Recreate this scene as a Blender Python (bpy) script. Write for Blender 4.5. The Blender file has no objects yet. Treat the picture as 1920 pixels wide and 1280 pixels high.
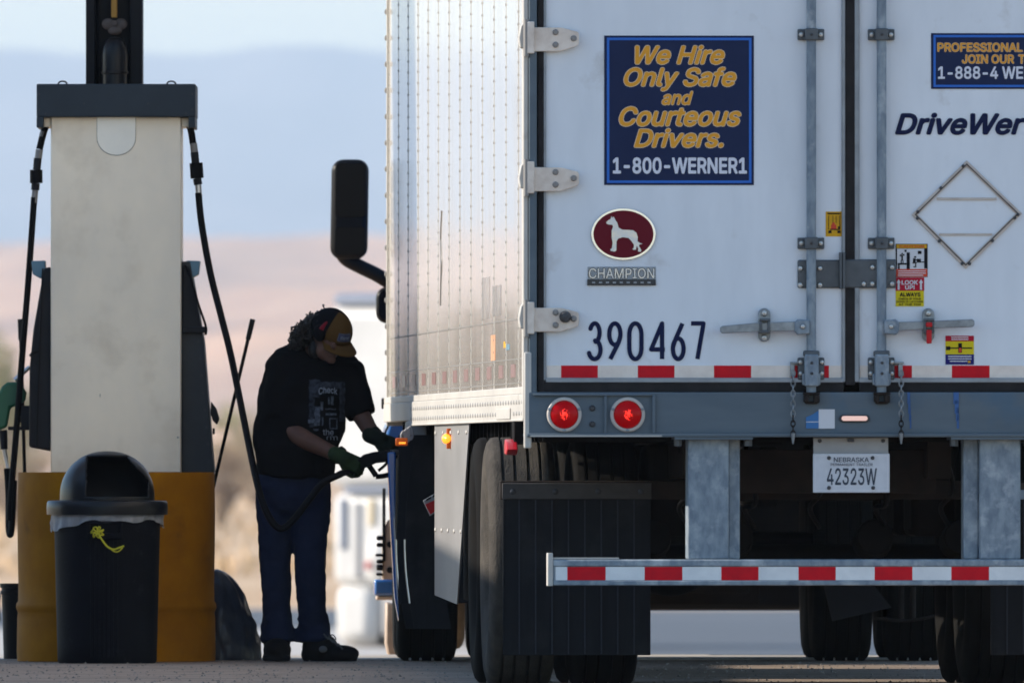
import bpy, bmesh, math, random
from mathutils import Vector, Matrix, noise
from mathutils.bvhtree import BVHTree
from mathutils.geometry import delaunay_2d_cdt
random.seed(7)
R = math.radians
SC = bpy.context.scene
C = SC.collection

# ---------------------------------------------------------------- camera, sky, sun, exposure
F = 41600.0            # focal length in photo pixels (1920 wide): a long telephoto
CAMZ, HOR = 0.93, 865.0
cam = bpy.data.cameras.new('camera')
cam.sensor_width = 36.0
cam.lens = F / 1920.0 * 36.0
cam.clip_start = 1.0
cam.clip_end = 80000.0
cam.dof.use_dof = True
cam.dof.focus_distance = 95.5
cam.dof.aperture_fstop = 11.0
camo = bpy.data.objects.new('camera', cam)
C.objects.link(camo)
camo.location = (0, 0, CAMZ)
camo.rotation_euler = (R(90) + math.atan((HOR - 640.0) / F), 0, 0)
SC.camera = camo

SUN_EL, SUN_AHEAD = R(23.0), R(6.0)      # sun stands to the left, a little ahead of the truck's side
to_sun = Vector((-math.cos(SUN_EL) * math.cos(SUN_AHEAD), math.cos(SUN_EL) * math.sin(SUN_AHEAD), math.sin(SUN_EL)))
world = bpy.data.worlds.new('World')
SC.world = world
world.use_nodes = True
wn = world.node_tree
wn.nodes.clear()
wo = wn.nodes.new('ShaderNodeOutputWorld')
wb = wn.nodes.new('ShaderNodeBackground')
sky = wn.nodes.new('ShaderNodeTexSky')
sky.sky_type = 'NISHITA'
sky.sun_disc = False
sky.sun_elevation = SUN_EL
sky.sun_rotation = math.atan2(to_sun.x, to_sun.y)
sky.air_density = 1.0
sky.dust_density = 0.05
sky.ozone_density = 2.2
wb.inputs['Strength'].default_value = 0.15
wn.links.new(sky.outputs[0], wb.inputs['Color'])
wn.links.new(wb.outputs[0], wo.inputs['Surface'])
sl = bpy.data.lights.new('sun', 'SUN')
sl.energy = 4.2
sl.angle = R(0.5)
sl.color = (1.0, 0.90, 0.77)
so = bpy.data.objects.new('sun', sl)
C.objects.link(so)
so.rotation_euler = to_sun.to_track_quat('Z', 'Y').to_euler()
SC.view_settings.view_transform = 'Standard'
SC.view_settings.look = 'None'
SC.view_settings.exposure = 0.82
SC.view_settings.gamma = 1.0
SC.view_settings.use_curve_mapping = False
SC.render.engine = 'CYCLES'
SC.cycles.use_denoising = True
SC.cycles.max_bounces = 6
SC.cycles.volume_bounces = 0
SC.cycles.caustics_reflective = False
SC.cycles.caustics_refractive = False

def WX(px, Y): return (px - 960.0) * Y / F
def WZ(py, Y): return CAMZ + (HOR - py) * Y / F

# ---------------------------------------------------------------- materials
MATS = {}
def mat(name, col, rough=0.6, metal=0.0, col2=None, scale=6.0, stretch=(1, 1, 1), contrast=(0.35, 0.7), bump=0.0, bscale=60.0,
        coat=0.0, emit=None, estr=0.0, rough2=None, spec=0.5, alpha=None, detail=6.0, trans=0.0, dirt=None, dscale=1.5, dlim=(0.55, 0.8)):
    m = bpy.data.materials.new(name)
    m.use_nodes = True
    nt = m.node_tree
    b = nt.nodes['Principled BSDF']
    b.inputs['Base Color'].default_value = (*col, 1)
    b.inputs['Roughness'].default_value = rough
    b.inputs['Metallic'].default_value = metal
    b.inputs['Specular IOR Level'].default_value = spec
    b.inputs['Coat Weight'].default_value = coat
    b.inputs['Coat Roughness'].default_value = 0.08
    b.inputs['Transmission Weight'].default_value = trans
    if alpha is not None: b.inputs['Alpha'].default_value = alpha
    if emit:
        b.inputs['Emission Color'].default_value = (*emit, 1)
        b.inputs['Emission Strength'].default_value = estr
    tc = nt.nodes.new('ShaderNodeTexCoord')
    def noise_fac(sc, st, lim, det):
        mp = nt.nodes.new('ShaderNodeMapping')
        mp.inputs['Scale'].default_value = st
        nt.links.new(tc.outputs['Object'], mp.inputs['Vector'])
        n = nt.nodes.new('ShaderNodeTexNoise')
        n.inputs['Scale'].default_value = sc
        n.inputs['Detail'].default_value = det
        n.inputs['Roughness'].default_value = 0.62
        nt.links.new(mp.outputs[0], n.inputs['Vector'])
        r = nt.nodes.new('ShaderNodeMapRange')
        r.inputs['From Min'].default_value = lim[0]
        r.inputs['From Max'].default_value = lim[1]
        nt.links.new(n.outputs['Fac'], r.inputs['Value'])
        return r.outputs[0]
    last = None
    if col2 is not None:
        f = noise_fac(scale, stretch, contrast, detail)
        mx = nt.nodes.new('ShaderNodeMix'); mx.data_type = 'RGBA'
        mx.inputs['A'].default_value = (*col, 1); mx.inputs['B'].default_value = (*col2, 1)
        nt.links.new(f, mx.inputs['Factor'])
        last = mx.outputs['Result']
        if rough2 is not None:
            mr = nt.nodes.new('ShaderNodeMapRange')
            mr.inputs['To Min'].default_value = rough; mr.inputs['To Max'].default_value = rough2
            nt.links.new(f, mr.inputs['Value']); nt.links.new(mr.outputs[0], b.inputs['Roughness'])
    if dirt is not None:
        f = noise_fac(dscale, (1, 1, 1), dlim, 9.0)
        mx = nt.nodes.new('ShaderNodeMix'); mx.data_type = 'RGBA'
        if last is None: mx.inputs['A'].default_value = (*col, 1)
        else: nt.links.new(last, mx.inputs['A'])
        mx.inputs['B'].default_value = (*dirt, 1)
        nt.links.new(f, mx.inputs['Factor'])
        last = mx.outputs['Result']
    if last is not None: nt.links.new(last, b.inputs['Base Color'])
    if bump > 0:
        n = nt.nodes.new('ShaderNodeTexNoise')
        n.inputs['Scale'].default_value = bscale; n.inputs['Detail'].default_value = 4
        nt.links.new(tc.outputs['Object'], n.inputs['Vector'])
        bp = nt.nodes.new('ShaderNodeBump'); bp.inputs['Strength'].default_value = bump; bp.inputs['Distance'].default_value = 0.01
        nt.links.new(n.outputs['Fac'], bp.inputs['Height']); nt.links.new(bp.outputs[0], b.inputs['Normal'])
    MATS[name] = m
    return m

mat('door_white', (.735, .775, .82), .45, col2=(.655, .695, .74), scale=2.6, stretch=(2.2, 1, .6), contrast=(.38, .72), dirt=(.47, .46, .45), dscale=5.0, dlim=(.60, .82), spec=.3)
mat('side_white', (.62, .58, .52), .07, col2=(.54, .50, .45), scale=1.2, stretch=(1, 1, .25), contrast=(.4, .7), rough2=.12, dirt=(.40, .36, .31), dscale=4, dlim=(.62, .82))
mat('rail_white', (.52, .50, .46), .5, spec=.25, col2=(.42, .40, .37), scale=5, stretch=(1, .2, 1), contrast=(.4, .75), dirt=(.30, .26, .22), dscale=7, dlim=(.6, .8))
mat('seam_line', (.22, .21, .2), .6)
mat('rivet_gray', (.24, .23, .22), .5, .2)
mat('frame_gray', (.12, .152, .178), .6, .0, spec=.2, col2=(.09, .12, .145), scale=5, stretch=(.4, 1, 2), dirt=(.05, .12, .20), dscale=3.0, dlim=(.55, .85))
mat('trim_gray', (.30, .33, .36), .45, .3, col2=(.2, .22, .24), scale=9)
mat('gasket_black', (.014, .013, .014), .7, col2=(.028, .025, .025), scale=14, spec=.15)
mat('galvanized', (.25, .30, .34), .55, .0, spec=.3, col2=(.15, .19, .235), scale=26, stretch=(1, 1, .45), contrast=(.38, .62), dirt=(.42, .46, .49), dscale=11, dlim=(.52, .72))
mat('zinc', (.30, .33, .35), .4, .4, col2=(.15, .165, .18), scale=22, contrast=(.35, .7))
mat('plate_gray', (.095, .108, .12), .5, .3, col2=(.065, .074, .083), scale=16)
mat('hinge_white', (.80, .71, .62), .5, .0, spec=.25, col2=(.56, .46, .38), scale=12, contrast=(.4, .75))
mat('bolt', (.46, .47, .47), .35, .8)
mat('bolt_dark', (.05, .05, .055), .5, .3)
mat('tape_red', (.62, .008, .018), .5, spec=.1, col2=(.50, .008, .018), scale=20)
mat('tape_white', (.80, .72, .64), .5, spec=.15, col2=(.64, .55, .48), scale=9, contrast=(.45, .75))
mat('tape_white_cool', (.78, .80, .80), .5, spec=.15, col2=(.64, .66, .67), scale=9)
mat('tape_side', (.22, .12, .11), .4)
mat('lens_red', (.32, .001, .003), .2, spec=.12, emit=(1, .001, .004), estr=.045)
mat('lens_glow', (.8, .02, .02), .3, emit=(1, .03, .012), estr=.8)
mat('lens_red_plain', (.50, .008, .015), .3, spec=.2)
mat('lens_amber', (.8, .2, .02), .2, coat=.3, emit=(1, .30, .02), estr=1.1)
mat('lens_amber_dim', (.30, .07, .01), .3, spec=.2, emit=(1, .16, .01), estr=.10)
mat('lens_led', (.85, .6, .52), .3, emit=(1, .55, .42), estr=.25)
mat('ring_white', (.50, .46, .42), .5, spec=.2)
mat('sign_navy', (.008, .017, .062), .5, col2=(.010, .021, .07), scale=8, spec=.15)
mat('sign_blue', (.035, .15, .55), .5, spec=.1)
mat('sign_orange', (.78, .36, .035), .5, col2=(.70, .31, .03), scale=20, spec=.1)
mat('sign_pale', (.66, .68, .76), .45)
mat('sign_edge', (.74, .60, .44), .5, spec=.1)
mat('navy_letter', (.006, .011, .05), .5, spec=.1)
mat('maroon', (.13, .004, .014), .45, spec=.12)
mat('chrome', (.75, .77, .80), .14, 1.0)
mat('emblem_silver', (.52, .56, .62), .28, .6, col2=(.72, .68, .6), scale=40)
mat('emblem_black', (.02, .022, .026), .4)
mat('sticker_yellow', (.70, .38, .012), .5, spec=.15, col2=(.52, .27, .012), scale=30)
mat('sticker_lemon', (.66, .53, .012), .5, spec=.15)
mat('sticker_red', (.42, .008, .03), .5, spec=.12)
mat('sticker_orange', (.60, .07, .035), .5, spec=.12)
mat('sticker_blue', (.016, .016, .14), .5, spec=.12)
mat('sticker_sky', (.02, .14, .36), .5)
mat('paper_white', (.62, .63, .66), .6)
mat('ink', (.008, .008, .011), .6, spec=.1)
mat('placard', (.56, .50, .45), .5, .1, col2=(.42, .36, .32), scale=12)
mat('plate_white', (.58, .60, .64), .45, col2=(.5, .52, .56), scale=18)
mat('bracket_gray', (.36, .36, .36), .55, col2=(.28, .28, .28), scale=6)
mat('plate_ink', (.02, .035, .06), .5)
mat('rubber', (.018, .018, .019), .75, col2=(.035, .033, .03), scale=10, bump=.2, bscale=80)
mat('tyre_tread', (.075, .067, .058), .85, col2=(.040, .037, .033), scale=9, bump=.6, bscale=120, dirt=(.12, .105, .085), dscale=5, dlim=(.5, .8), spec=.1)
mat('tyre_shaded', (.008, .008, .008), .8, col2=(.012, .011, .010), scale=8, spec=.04)
mat('flap_black', (.008, .009, .012), .6, col2=(.014, .015, .019), scale=8, stretch=(3, 1, .4), spec=.12, dirt=(.030, .030, .032), dscale=4, dlim=(.55, .8))
mat('flap_rib_lit', (.034, .038, .050), .6, spec=.2)  # same rubber made paler, painting the light on the rib edges
mat('clamp_gray', (.085, .078, .074), .7, spec=.15, col2=(.055, .05, .048), scale=8)
mat('rust_steel', (.030, .022, .018), .75, .0, col2=(.016, .013, .012), scale=9, spec=.1)
mat('under_black', (.006, .0055, .0055), .8, col2=(.012, .010, .009), scale=7, spec=.08)
mat('alu_skirt', (.29, .28, .275), .45, .3, col2=(.23, .22, .215), scale=3, stretch=(1, .3, 1))
mat('blue_drip', (.012, .09, .28), .4)
mat('cab_blue', (.012, .10, .34), .22, coat=.7)
mat('cab_dark', (.006, .007, .01), .5, spec=.15)
mat('mirror_black', (.004, .004, .005), .4, spec=.15)
mat('mirror_glass', (.003, .0035, .006), .06, spec=.06)
mat('tan_metal_sunlit', (.50, .40, .32), .5, .1, col2=(.36, .28, .22), scale=9)  # tan metal; also paints sunlight on the bracket and front tyre wall
mat('pump_steel', (.98, .86, .68), .42, .3, col2=(.82, .74, .61), scale=2.0, stretch=(1, 1, .6), contrast=(.34, .68), bump=.08, bscale=18, dirt=(.72, .61, .46), dscale=2.4, dlim=(.52, .74), rough2=.52)
mat('pump_flap', (.82, .79, .72), .40, .6, col2=(.72, .70, .65), scale=5)
mat('pump_cap', (.034, .047, .060), .55, .0, col2=(.027, .038, .048), scale=5, spec=.2)
mat('pump_gray', (.05, .054, .058), .6, col2=(.036, .04, .044), scale=5, spec=.2)
mat('pump_dark', (.008, .0085, .012), .5, col2=(.013, .014, .018), scale=8, spec=.2)
mat('bracket_blue', (.10, .22, .30), .4)
mat('drum_yellow', (.34, .138, .003), .6, spec=.05, col2=(.23, .088, .003), scale=4, contrast=(.35, .7), dirt=(.14, .058, .008), dscale=7, dlim=(.6, .85), bump=.08, bscale=30)
mat('hose_black', (.004, .004, .005), .55, spec=.09)
mat('nozzle_green', (.015, .12, .05), .45)
mat('steel_bright', (.55, .55, .55), .3, .9)
mat('bin_black', (.004, .0048, .008), .6, spec=.06, col2=(.006, .007, .011), scale=10, bump=.12, bscale=90, dirt=(.020, .022, .027), dscale=13, dlim=(.60, .74))
mat('bin_lid', (.006, .0065, .009), .33, col2=(.009, .010, .013), scale=7, spec=.25)
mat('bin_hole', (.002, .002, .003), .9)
mat('liner', (.42, .44, .48), .5, trans=.0, alpha=.72, col2=(.30, .32, .36), scale=16, stretch=(3, 3, 1))
mat('tie_yellow', (.50, .47, .015), .6)
mat('bag_black', (.022, .027, .044), .3, col2=(.045, .054, .082), scale=7, stretch=(1, 1, .5), spec=.5, bump=.4, bscale=20)
mat('bucket_black', (.005, .005, .006), .55, spec=.15)
mat('column_black', (.005, .006, .009), .5, col2=(.010, .011, .015), scale=7, stretch=(1, 1, .3), spec=.15)
mat('fitting_rust', (.10, .075, .065), .7, col2=(.06, .05, .045), scale=30)
mat('paint_ochre', (.42, .21, .03), .6)
mat('canopy_white', (.55, .55, .54), .5)
mat('shirt_black', (.0035, .0037, .005), .9, spec=.05, bump=.2, bscale=300)
mat('print_gray', (.11, .135, .18), .85, spec=.1, col2=(.03, .04, .058), scale=70, contrast=(.35, .65))
mat('print_pale', (.21, .25, .31), .85)
mat('print_dim', (.045, .056, .08), .85, spec=.1, col2=(.008, .010, .016), scale=50, contrast=(.35, .65))
mat('jeans', (.010, .015, .038), .9, spec=.08, col2=(.015, .022, .05), scale=9, contrast=(.35, .7), bump=.25, bscale=250)
mat('skin', (.105, .052, .037), .55, col2=(.08, .04, .029), scale=20, spec=.2)
mat('hair_dark', (.008, .007, .007), .55, col2=(.022, .020, .020), scale=14, spec=.3)
mat('cap_tan', (.078, .042, .012), .9, spec=.08, bump=.15, bscale=200)
mat('cap_black', (.004, .0045, .007), .9, spec=.06, bump=.15, bscale=200)
mat('cap_patch', (.03, .035, .09), .7)
mat('headset_red', (.17, .008, .02), .6, spec=.1)
mat('glove_green', (.022, .042, .015), .85, spec=.1, col2=(.013, .026, .012), scale=20, bump=.2, bscale=200)
mat('glove_dark', (.009, .015, .009), .85, spec=.1, col2=(.006, .009, .007), scale=20)
mat('shoe_black', (.005, .005, .006), .65, spec=.12, bump=.2, bscale=150)
mat('shoe_gray', (.07, .075, .08), .6)
mat('concrete', (.38, .295, .23), .85, spec=.1, col2=(.24, .185, .145), scale=1.6, contrast=(.3, .7), bump=.4, bscale=40, dirt=(.10, .08, .065), dscale=9, dlim=(.60, .70))
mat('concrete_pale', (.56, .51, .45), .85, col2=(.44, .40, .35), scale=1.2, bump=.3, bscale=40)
mat('gravel', (.30, .265, .23), .9, col2=(.10, .09, .08), scale=30)
mat('asphalt', (.105, .115, .13), .85, col2=(.085, .093, .105), scale=.4)
mat('line_white', (.75, .74, .70), .7)
mat('dry_ground', (.64, .41, .22), .95, col2=(.50, .31, .165), scale=.05, contrast=(.35, .65), dirt=(.70, .50, .31), dscale=.012, dlim=(.45, .7))
mat('hill_rock', (.80, .46, .27), .95, col2=(.46, .27, .18), scale=.009, contrast=(.35, .7), stretch=(1, .15, .6), dirt=(.82, .58, .38), dscale=.02, dlim=(.5, .75))
mat('far_rock', (.34, .28, .26), .95, col2=(.18, .15, .15), scale=.004, stretch=(1, .2, 1))
mat('truck_white', (.62, .60, .57), .5, col2=(.50, .48, .46), scale=1.2)
mat('truck_navy', (.05, .065, .10), .5)
mat('truck_band', (.20, .22, .27), .5)
mat('truck_beige', (.62, .50, .32), .5)
mat('truck_gray', (.35, .34, .34), .5)
mat('olive_leaf', (.34, .31, .13), .85, col2=(.44, .37, .18), scale=3)
mat('dry_leaf', (.58, .44, .28), .9, col2=(.44, .32, .19), scale=3)
mat('twig', (.30, .22, .15), .85)
mat('straw', (.70, .48, .26), .9, col2=(.55, .37, .20), scale=.3)
mat('brown_leaf', (.30, .20, .125), .9, col2=(.22, .15, .10), scale=3)

# ---------------------------------------------------------------- mesh helpers
class MB:
    def __init__(s): s.v = []; s.f = []
    def add(s, vs, fs):
        o = len(s.v); s.v += [tuple(v) for v in vs]; s.f += [tuple(i + o for i in f) for f in fs]; return s
    def box(s, x0, x1, y0, y1, z0, z1):
        vs = [(x, y, z) for z in (z0, z1) for y in (y0, y1) for x in (x0, x1)]
        return s.add(vs, [(0, 2, 3, 1), (4, 5, 7, 6), (0, 1, 5, 4), (2, 6, 7, 3), (0, 4, 6, 2), (1, 3, 7, 5)])
    def cyl(s, p0, p1, r0, r1=None, n=14, cap=True):
        p0, p1 = Vector(p0), Vector(p1)
        if r1 is None: r1 = r0
        d = (p1 - p0).normalized()
        a = d.orthogonal().normalized(); b = d.cross(a)
        vs = []
        for p, r in ((p0, r0), (p1, r1)):
            for i in range(n):
                t = 2 * math.pi * i / n
                vs.append(p + a * (r * math.cos(t)) + b * (r * math.sin(t)))
        fs = [(i, (i + 1) % n, n + (i + 1) % n, n + i) for i in range(n)]
        if cap: fs += [tuple(reversed(range(n))), tuple(range(n, 2 * n))]
        return s.add(vs, fs)
    def tube(s, pts, r, n=10, smooth=True, closed=False):
        pts = [Vector(p) for p in pts]
        if smooth and len(pts) > 2: pts = catmull(pts, closed)
        rs = r if isinstance(r, (list, tuple)) else None
        m = len(pts); vs = []; a = None
        for i, p in enumerate(pts):
            q0 = pts[(i - 1) % m] if closed else pts[max(i - 1, 0)]
            q1 = pts[(i + 1) % m] if closed else pts[min(i + 1, m - 1)]
            d = (q1 - q0)
            d = d.normalized() if d.length > 1e-9 else Vector((0, 0, 1))
            a = d.orthogonal().normalized() if a is None else (a - d * a.dot(d)).normalized()
            b = d.cross(a)
            rr = r if rs is None else rs[0] + (rs[1] - rs[0]) * i / (m - 1)
            for k in range(n):
                t = 2 * math.pi * k / n
                vs.append(p + a * (rr * math.cos(t)) + b * (rr * math.sin(t)))
        fs = []
        for i in range(m if closed else m - 1):
            j = (i + 1) % m
            for k in range(n): fs.append((i * n + k, i * n + (k + 1) % n, j * n + (k + 1) % n, j * n + k))
        if not closed: fs += [tuple(reversed(range(n))), tuple(range((m - 1) * n, m * n))]
        return s.add(vs, fs)
    def prism(s, poly, d0, d1, mp):
        n = len(poly)
        vs = [mp(a, b, d0) for a, b in poly] + [mp(a, b, d1) for a, b in poly]
        fs = [tuple(range(n)), tuple(reversed(range(n, 2 * n)))] + [(i, n + i, n + (i + 1) % n, (i + 1) % n) for i in range(n)]
        return s.add(vs, fs)
    def lathe(s, prof, n=32, mp=None, a0=0.0, a1=2 * math.pi):
        mp = mp or (lambda x, y, z: (x, y, z))
        full = abs(a1 - a0 - 2 * math.pi) < 1e-6
        m = n if full else n + 1; vs = []
        for r, z in prof:
            for i in range(m):
                t = a0 + (a1 - a0) * i / n
                vs.append(mp(r * math.cos(t), r * math.sin(t), z))
        fs = []
        for j in range(len(prof) - 1):
            for i in range(n):
                k = (i + 1) % m
                fs.append((j * m + i, j * m + k, (j + 1) * m + k, (j + 1) * m + i))
        return s.add(vs, fs)
    def ell(s, c, r, n=16, m=10, mtx=None):
        c = Vector(c); vs = []; fs = []
        for j in range(m + 1):
            ph = math.pi * j / m
            for i in range(n):
                t = 2 * math.pi * i / n
                p = Vector((r[0] * math.sin(ph) * math.cos(t), r[1] * math.sin(ph) * math.sin(t), r[2] * math.cos(ph)))
                if mtx is not None: p = mtx @ p
                vs.append(c + p)
        for j in range(m):
            for i in range(n): fs.append((j * n + i, (j + 1) * n + i, (j + 1) * n + (i + 1) % n, j * n + (i + 1) % n))
        return s.add(vs, fs)
    def cap(s, p0, p1, r0, r1, n=14):
        """tapered capsule"""
        s.cyl(p0, p1, r0, r1, n)
        s.ell(p0, (r0, r0, r0), n, 8); s.ell(p1, (r1, r1, r1), n, 8)
        return s
    def mesh(s, name, angle=35):
        me = bpy.data.meshes.new(name)
        me.from_pydata([tuple(v) for v in s.v], [], s.f)
        bm = bmesh.new(); bm.from_mesh(me)
        bmesh.ops.recalc_face_normals(bm, faces=bm.faces)
        bm.to_mesh(me); bm.free()
        if angle:
            me.shade_smooth(); me.set_sharp_from_angle(angle=R(angle))
        return me
    def build(s, name, material, parent=None, bevel=0.0, angle=35, kind=None, recalc=True, label=None):
        me = s.mesh(name, angle)
        me.materials.append(MATS[material])
        o = bpy.data.objects.new(name, me)
        C.objects.link(o)
        if parent: o.parent = parent
        if bevel:
            b = o.modifiers.new('bevel', 'BEVEL'); b.width = bevel; b.segments = 2; b.limit_method = 'ANGLE'; b.angle_limit = R(40)
        if kind is None and parent and name in ('bolt', 'rivet', 'screw', 'grease_hole', 'plug', 'fitting', 'emblem_mark', 'sticker_print', 'arrow', 'lifting_eye', 'scratch', 'conduit_bracket', 'tape_edge', 'side_shelf', 'cap_cheek', 'print_drawing', 'print_backdrop', 'slot', 'bulb_glow', 'shoe_lace', 'flap_hanger', 'moulded_rib'): kind = 'stuff'
        if kind: o['kind'] = kind
        if label: o['label'] = label
        return o

def catmull(pts, closed=False, k=6):
    out = []; m = len(pts)
    rng = range(m) if closed else range(m - 1)
    for i in rng:
        p1, p2 = pts[i], pts[(i + 1) % m]
        p0 = pts[(i - 1) % m] if closed or i > 0 else p1
        p3 = pts[(i + 2) % m] if closed or i + 2 < m else p2
        for j in range(k):
            t = j / k
            out.append(0.5 * ((2 * p1) + (p2 - p0) * t + (2 * p0 - 5 * p1 + 4 * p2 - p3) * t * t + (3 * p1 - p0 - 3 * p2 + p3) * t ** 3))
    if not closed: out.append(pts[-1])
    return out

def copy_mesh(src, name, parent, loc=None, rot=None, scale=None):
    o = src.copy(); o.name = name; C.objects.link(o); o.parent = parent
    if loc is not None: o.location = loc
    if rot is not None: o.rotation_euler = rot
    if scale is not None: o.scale = scale
    return o

def empty(name, loc, rz=0.0):
    o = bpy.data.objects.new(name, None); C.objects.link(o)
    o.location = loc; o.rotation_euler = (0, 0, rz); o.empty_display_size = .2
    return o

def tag(o, label, cat, group=None):
    o['label'] = label; o['category'] = cat
    if group: o['group'] = group
    return o

def struct(o): o['kind'] = 'structure'; return o

_tc = {}
try:      # Blender's own interface typeface; the built-in one is used where it is missing
    FONT = bpy.data.fonts.load(bpy.utils.system_resource('DATAFILES') + '/fonts/Inter.woff2')
except Exception:
    FONT = None
def text_geo(s, bold=0.0, shear=0.0):
    """glyph outlines as triangles; bold type is made of slightly shifted layers.  vertices are (x, y, layer)"""
    key = (s, bold, shear)
    if key in _tc: return _tc[key]
    cu = bpy.data.curves.new('lettering', 'FONT')
    cu.body = s
    if FONT: cu.font = FONT
    cu.shear = shear; cu.resolution_u = 4; cu.fill_mode = 'NONE'
    o = bpy.data.objects.new('lettering', cu); C.objects.link(o)
    dg = bpy.context.evaluated_depsgraph_get(); dg.update()
    me = o.evaluated_get(dg).to_mesh()
    pv = [Vector((v.co.x, v.co.y)) for v in me.vertices]
    nb = {}
    for e in me.edges:
        nb.setdefault(e.vertices[0], []).append(e.vertices[1]); nb.setdefault(e.vertices[1], []).append(e.vertices[0])
    o.evaluated_get(dg).to_mesh_clear()
    bpy.data.objects.remove(o); bpy.data.curves.remove(cu)
    seen = set(); loops = []
    for st in sorted(nb):
        if st in seen: continue
        stack = [st]; lp = []
        while stack:
            q = stack.pop()
            if q in seen: continue
            seen.add(q); lp.append(q); stack += nb[q]
        loops.append([pv[i] for i in sorted(lp)])
    area = lambda lp: sum(lp[i - 1].cross(lp[i]) for i in range(len(lp))) / 2
    def inside(p, lp):
        c = False
        for i in range(len(lp)):
            a_, b_ = lp[i - 1], lp[i]
            if (a_.y > p.y) != (b_.y > p.y) and p.x < (b_.x - a_.x) * (p.y - a_.y) / (b_.y - a_.y) + a_.x: c = not c
        return c
    big = max(loops, key=lambda l: abs(area(l))); sg = area(big) > 0
    bv_ = []; bf = []
    for k, lp in enumerate([l for l in loops if (area(l) > 0) == sg]):
        ring = [lp] + [h for h in loops if (area(h) > 0) != sg and inside(h[0], lp)]
        ve = [p for r_ in ring for p in r_]; fc = []; n0 = 0
        for r_ in ring: fc.append(list(range(n0, n0 + len(r_)))); n0 += len(r_)
        out = delaunay_2d_cdt(ve, [], fc, 2, 1e-6)
        n0 = len(bv_); bv_ += [(p.x, p.y, (k % 2) * .5) for p in out[0]]; bf += [tuple(i + n0 for i in t) for t in out[2]]
    sh = [(0.0, 0.0)] + ([(bold * math.cos(t), bold * math.sin(t)) for t in [math.pi * i / 4 for i in range(8)]] if bold else [])
    vs = []; fs = []
    for k, (dx, dy) in enumerate(sh):
        n0 = len(vs); vs += [(x + dx, y + dy, k + l_) for x, y, l_ in bv_]; fs += [tuple(i + n0 for i in f) for f in bf]
    _tc[key] = (vs, fs)
    return vs, fs

def text_fit(mb, s, box, mp, bold=0.0, shear=0.0, ref=None):
    """fit text s into box (a0, b0, a1, b1) with b0 = top, b1 = bottom; mp(a, b) -> 3D.  ref: (bold, shear) whose bounds drive the fit"""
    vs, fs = text_geo(s, bold, shear)
    rv = vs if ref is None else text_geo(s, *ref)[0]
    x0 = min(v[0] for v in rv); x1 = max(v[0] for v in rv); y0 = min(v[1] for v in rv); y1 = max(v[1] for v in rv)
    a0, b0, a1, b1 = box
    out = []
    for v in vs:
        p = mp(a0 + (v[0] - x0) / (x1 - x0) * (a1 - a0), b1 + (v[1] - y0) / (y1 - y0) * (b0 - b1))
        out.append((p[0], p[1] + v[2] * .00006, p[2]))
    mb.add(out, fs)
    return mb

# ================================================================ SETTING
def sheet(name, material, x0, x1, ys, zf, nx=2, jitter=None):
    mb = MB(); xs = [x0 + (x1 - x0) * i / nx for i in range(nx + 1)]
    vs = [(x, y, zf(x, y)) for y in ys for x in xs]
    fs = [(j * (nx + 1) + i, j * (nx + 1) + i + 1, (j + 1) * (nx + 1) + i + 1, (j + 1) * (nx + 1) + i) for j in range(len(ys) - 1) for i in range(nx)]
    mb.add(vs, fs)
    return struct(mb.build(name, material, angle=60))

PAD_END = 106.7
def gz(x, y):
    """height of the natural ground"""
    if y < 70: return -0.03
    if y < PAD_END: return -0.12
    if y < 200: return -0.12 - 1.10 * (y - PAD_END) / (200 - PAD_END)
    return -1.22 + 0.04 * noise.noise((x * .05, y * .02, 0)) * min(1, (y - 200) / 100)
ys = [-8000, -600, -80, 40, 69, 76, PAD_END - 1, PAD_END, 112, 125, 150, 175, 200, 230, 260, 300, 340, 400, 480, 580, 700, 850, 1000, 1300, 1800, 2600, 4500, 9500, 20000, 43000]
sheet('ground', 'dry_ground', -7000, 5000, ys, gz, 70)
pm = MB(); pm.box(-60, 60, 78, PAD_END, -.4, 0)
struct(pm.build('forecourt', 'concrete'))
# paler strip painting the sunlight on the concrete along the far edge of the forecourt
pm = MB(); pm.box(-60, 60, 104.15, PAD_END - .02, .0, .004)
struct(pm.build('sunlit_strip', 'concrete_pale'))
sheet('road', 'asphalt', -300, 300, [281, 298, 316], lambda x, y: -1.165, 2)
sheet('lot', 'asphalt', 1.0, 200, [215, 245, 281], lambda x, y: -1.16, 2)
sheet('gravel_lot', 'concrete_pale', -120, 1.0, [205, 245, 279], lambda x, y: -1.165, 2)
sheet('road_marking', 'line_white', -300, 300, [298, 298.3], lambda x, y: -1.155, 2)
# loose grit on the concrete
gm = MB()
for i in range(2600):
    y = random.uniform(93, 104); x = random.uniform(-2.6, 3.6); r = random.choice((.003, .004, .005, .006, .009))
    a = random.uniform(0, 6.28)
    p = [(x + r * math.cos(a + k * 2.09), y + r * math.sin(a + k * 2.09), 0.0) for k in range(3)] + [(x, y, r * .9)]
    gm.add(p, [(0, 1, 3), (1, 2, 3), (2, 0, 3)])
gm.build('gravel', 'gravel', kind='stuff', angle=0)

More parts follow.
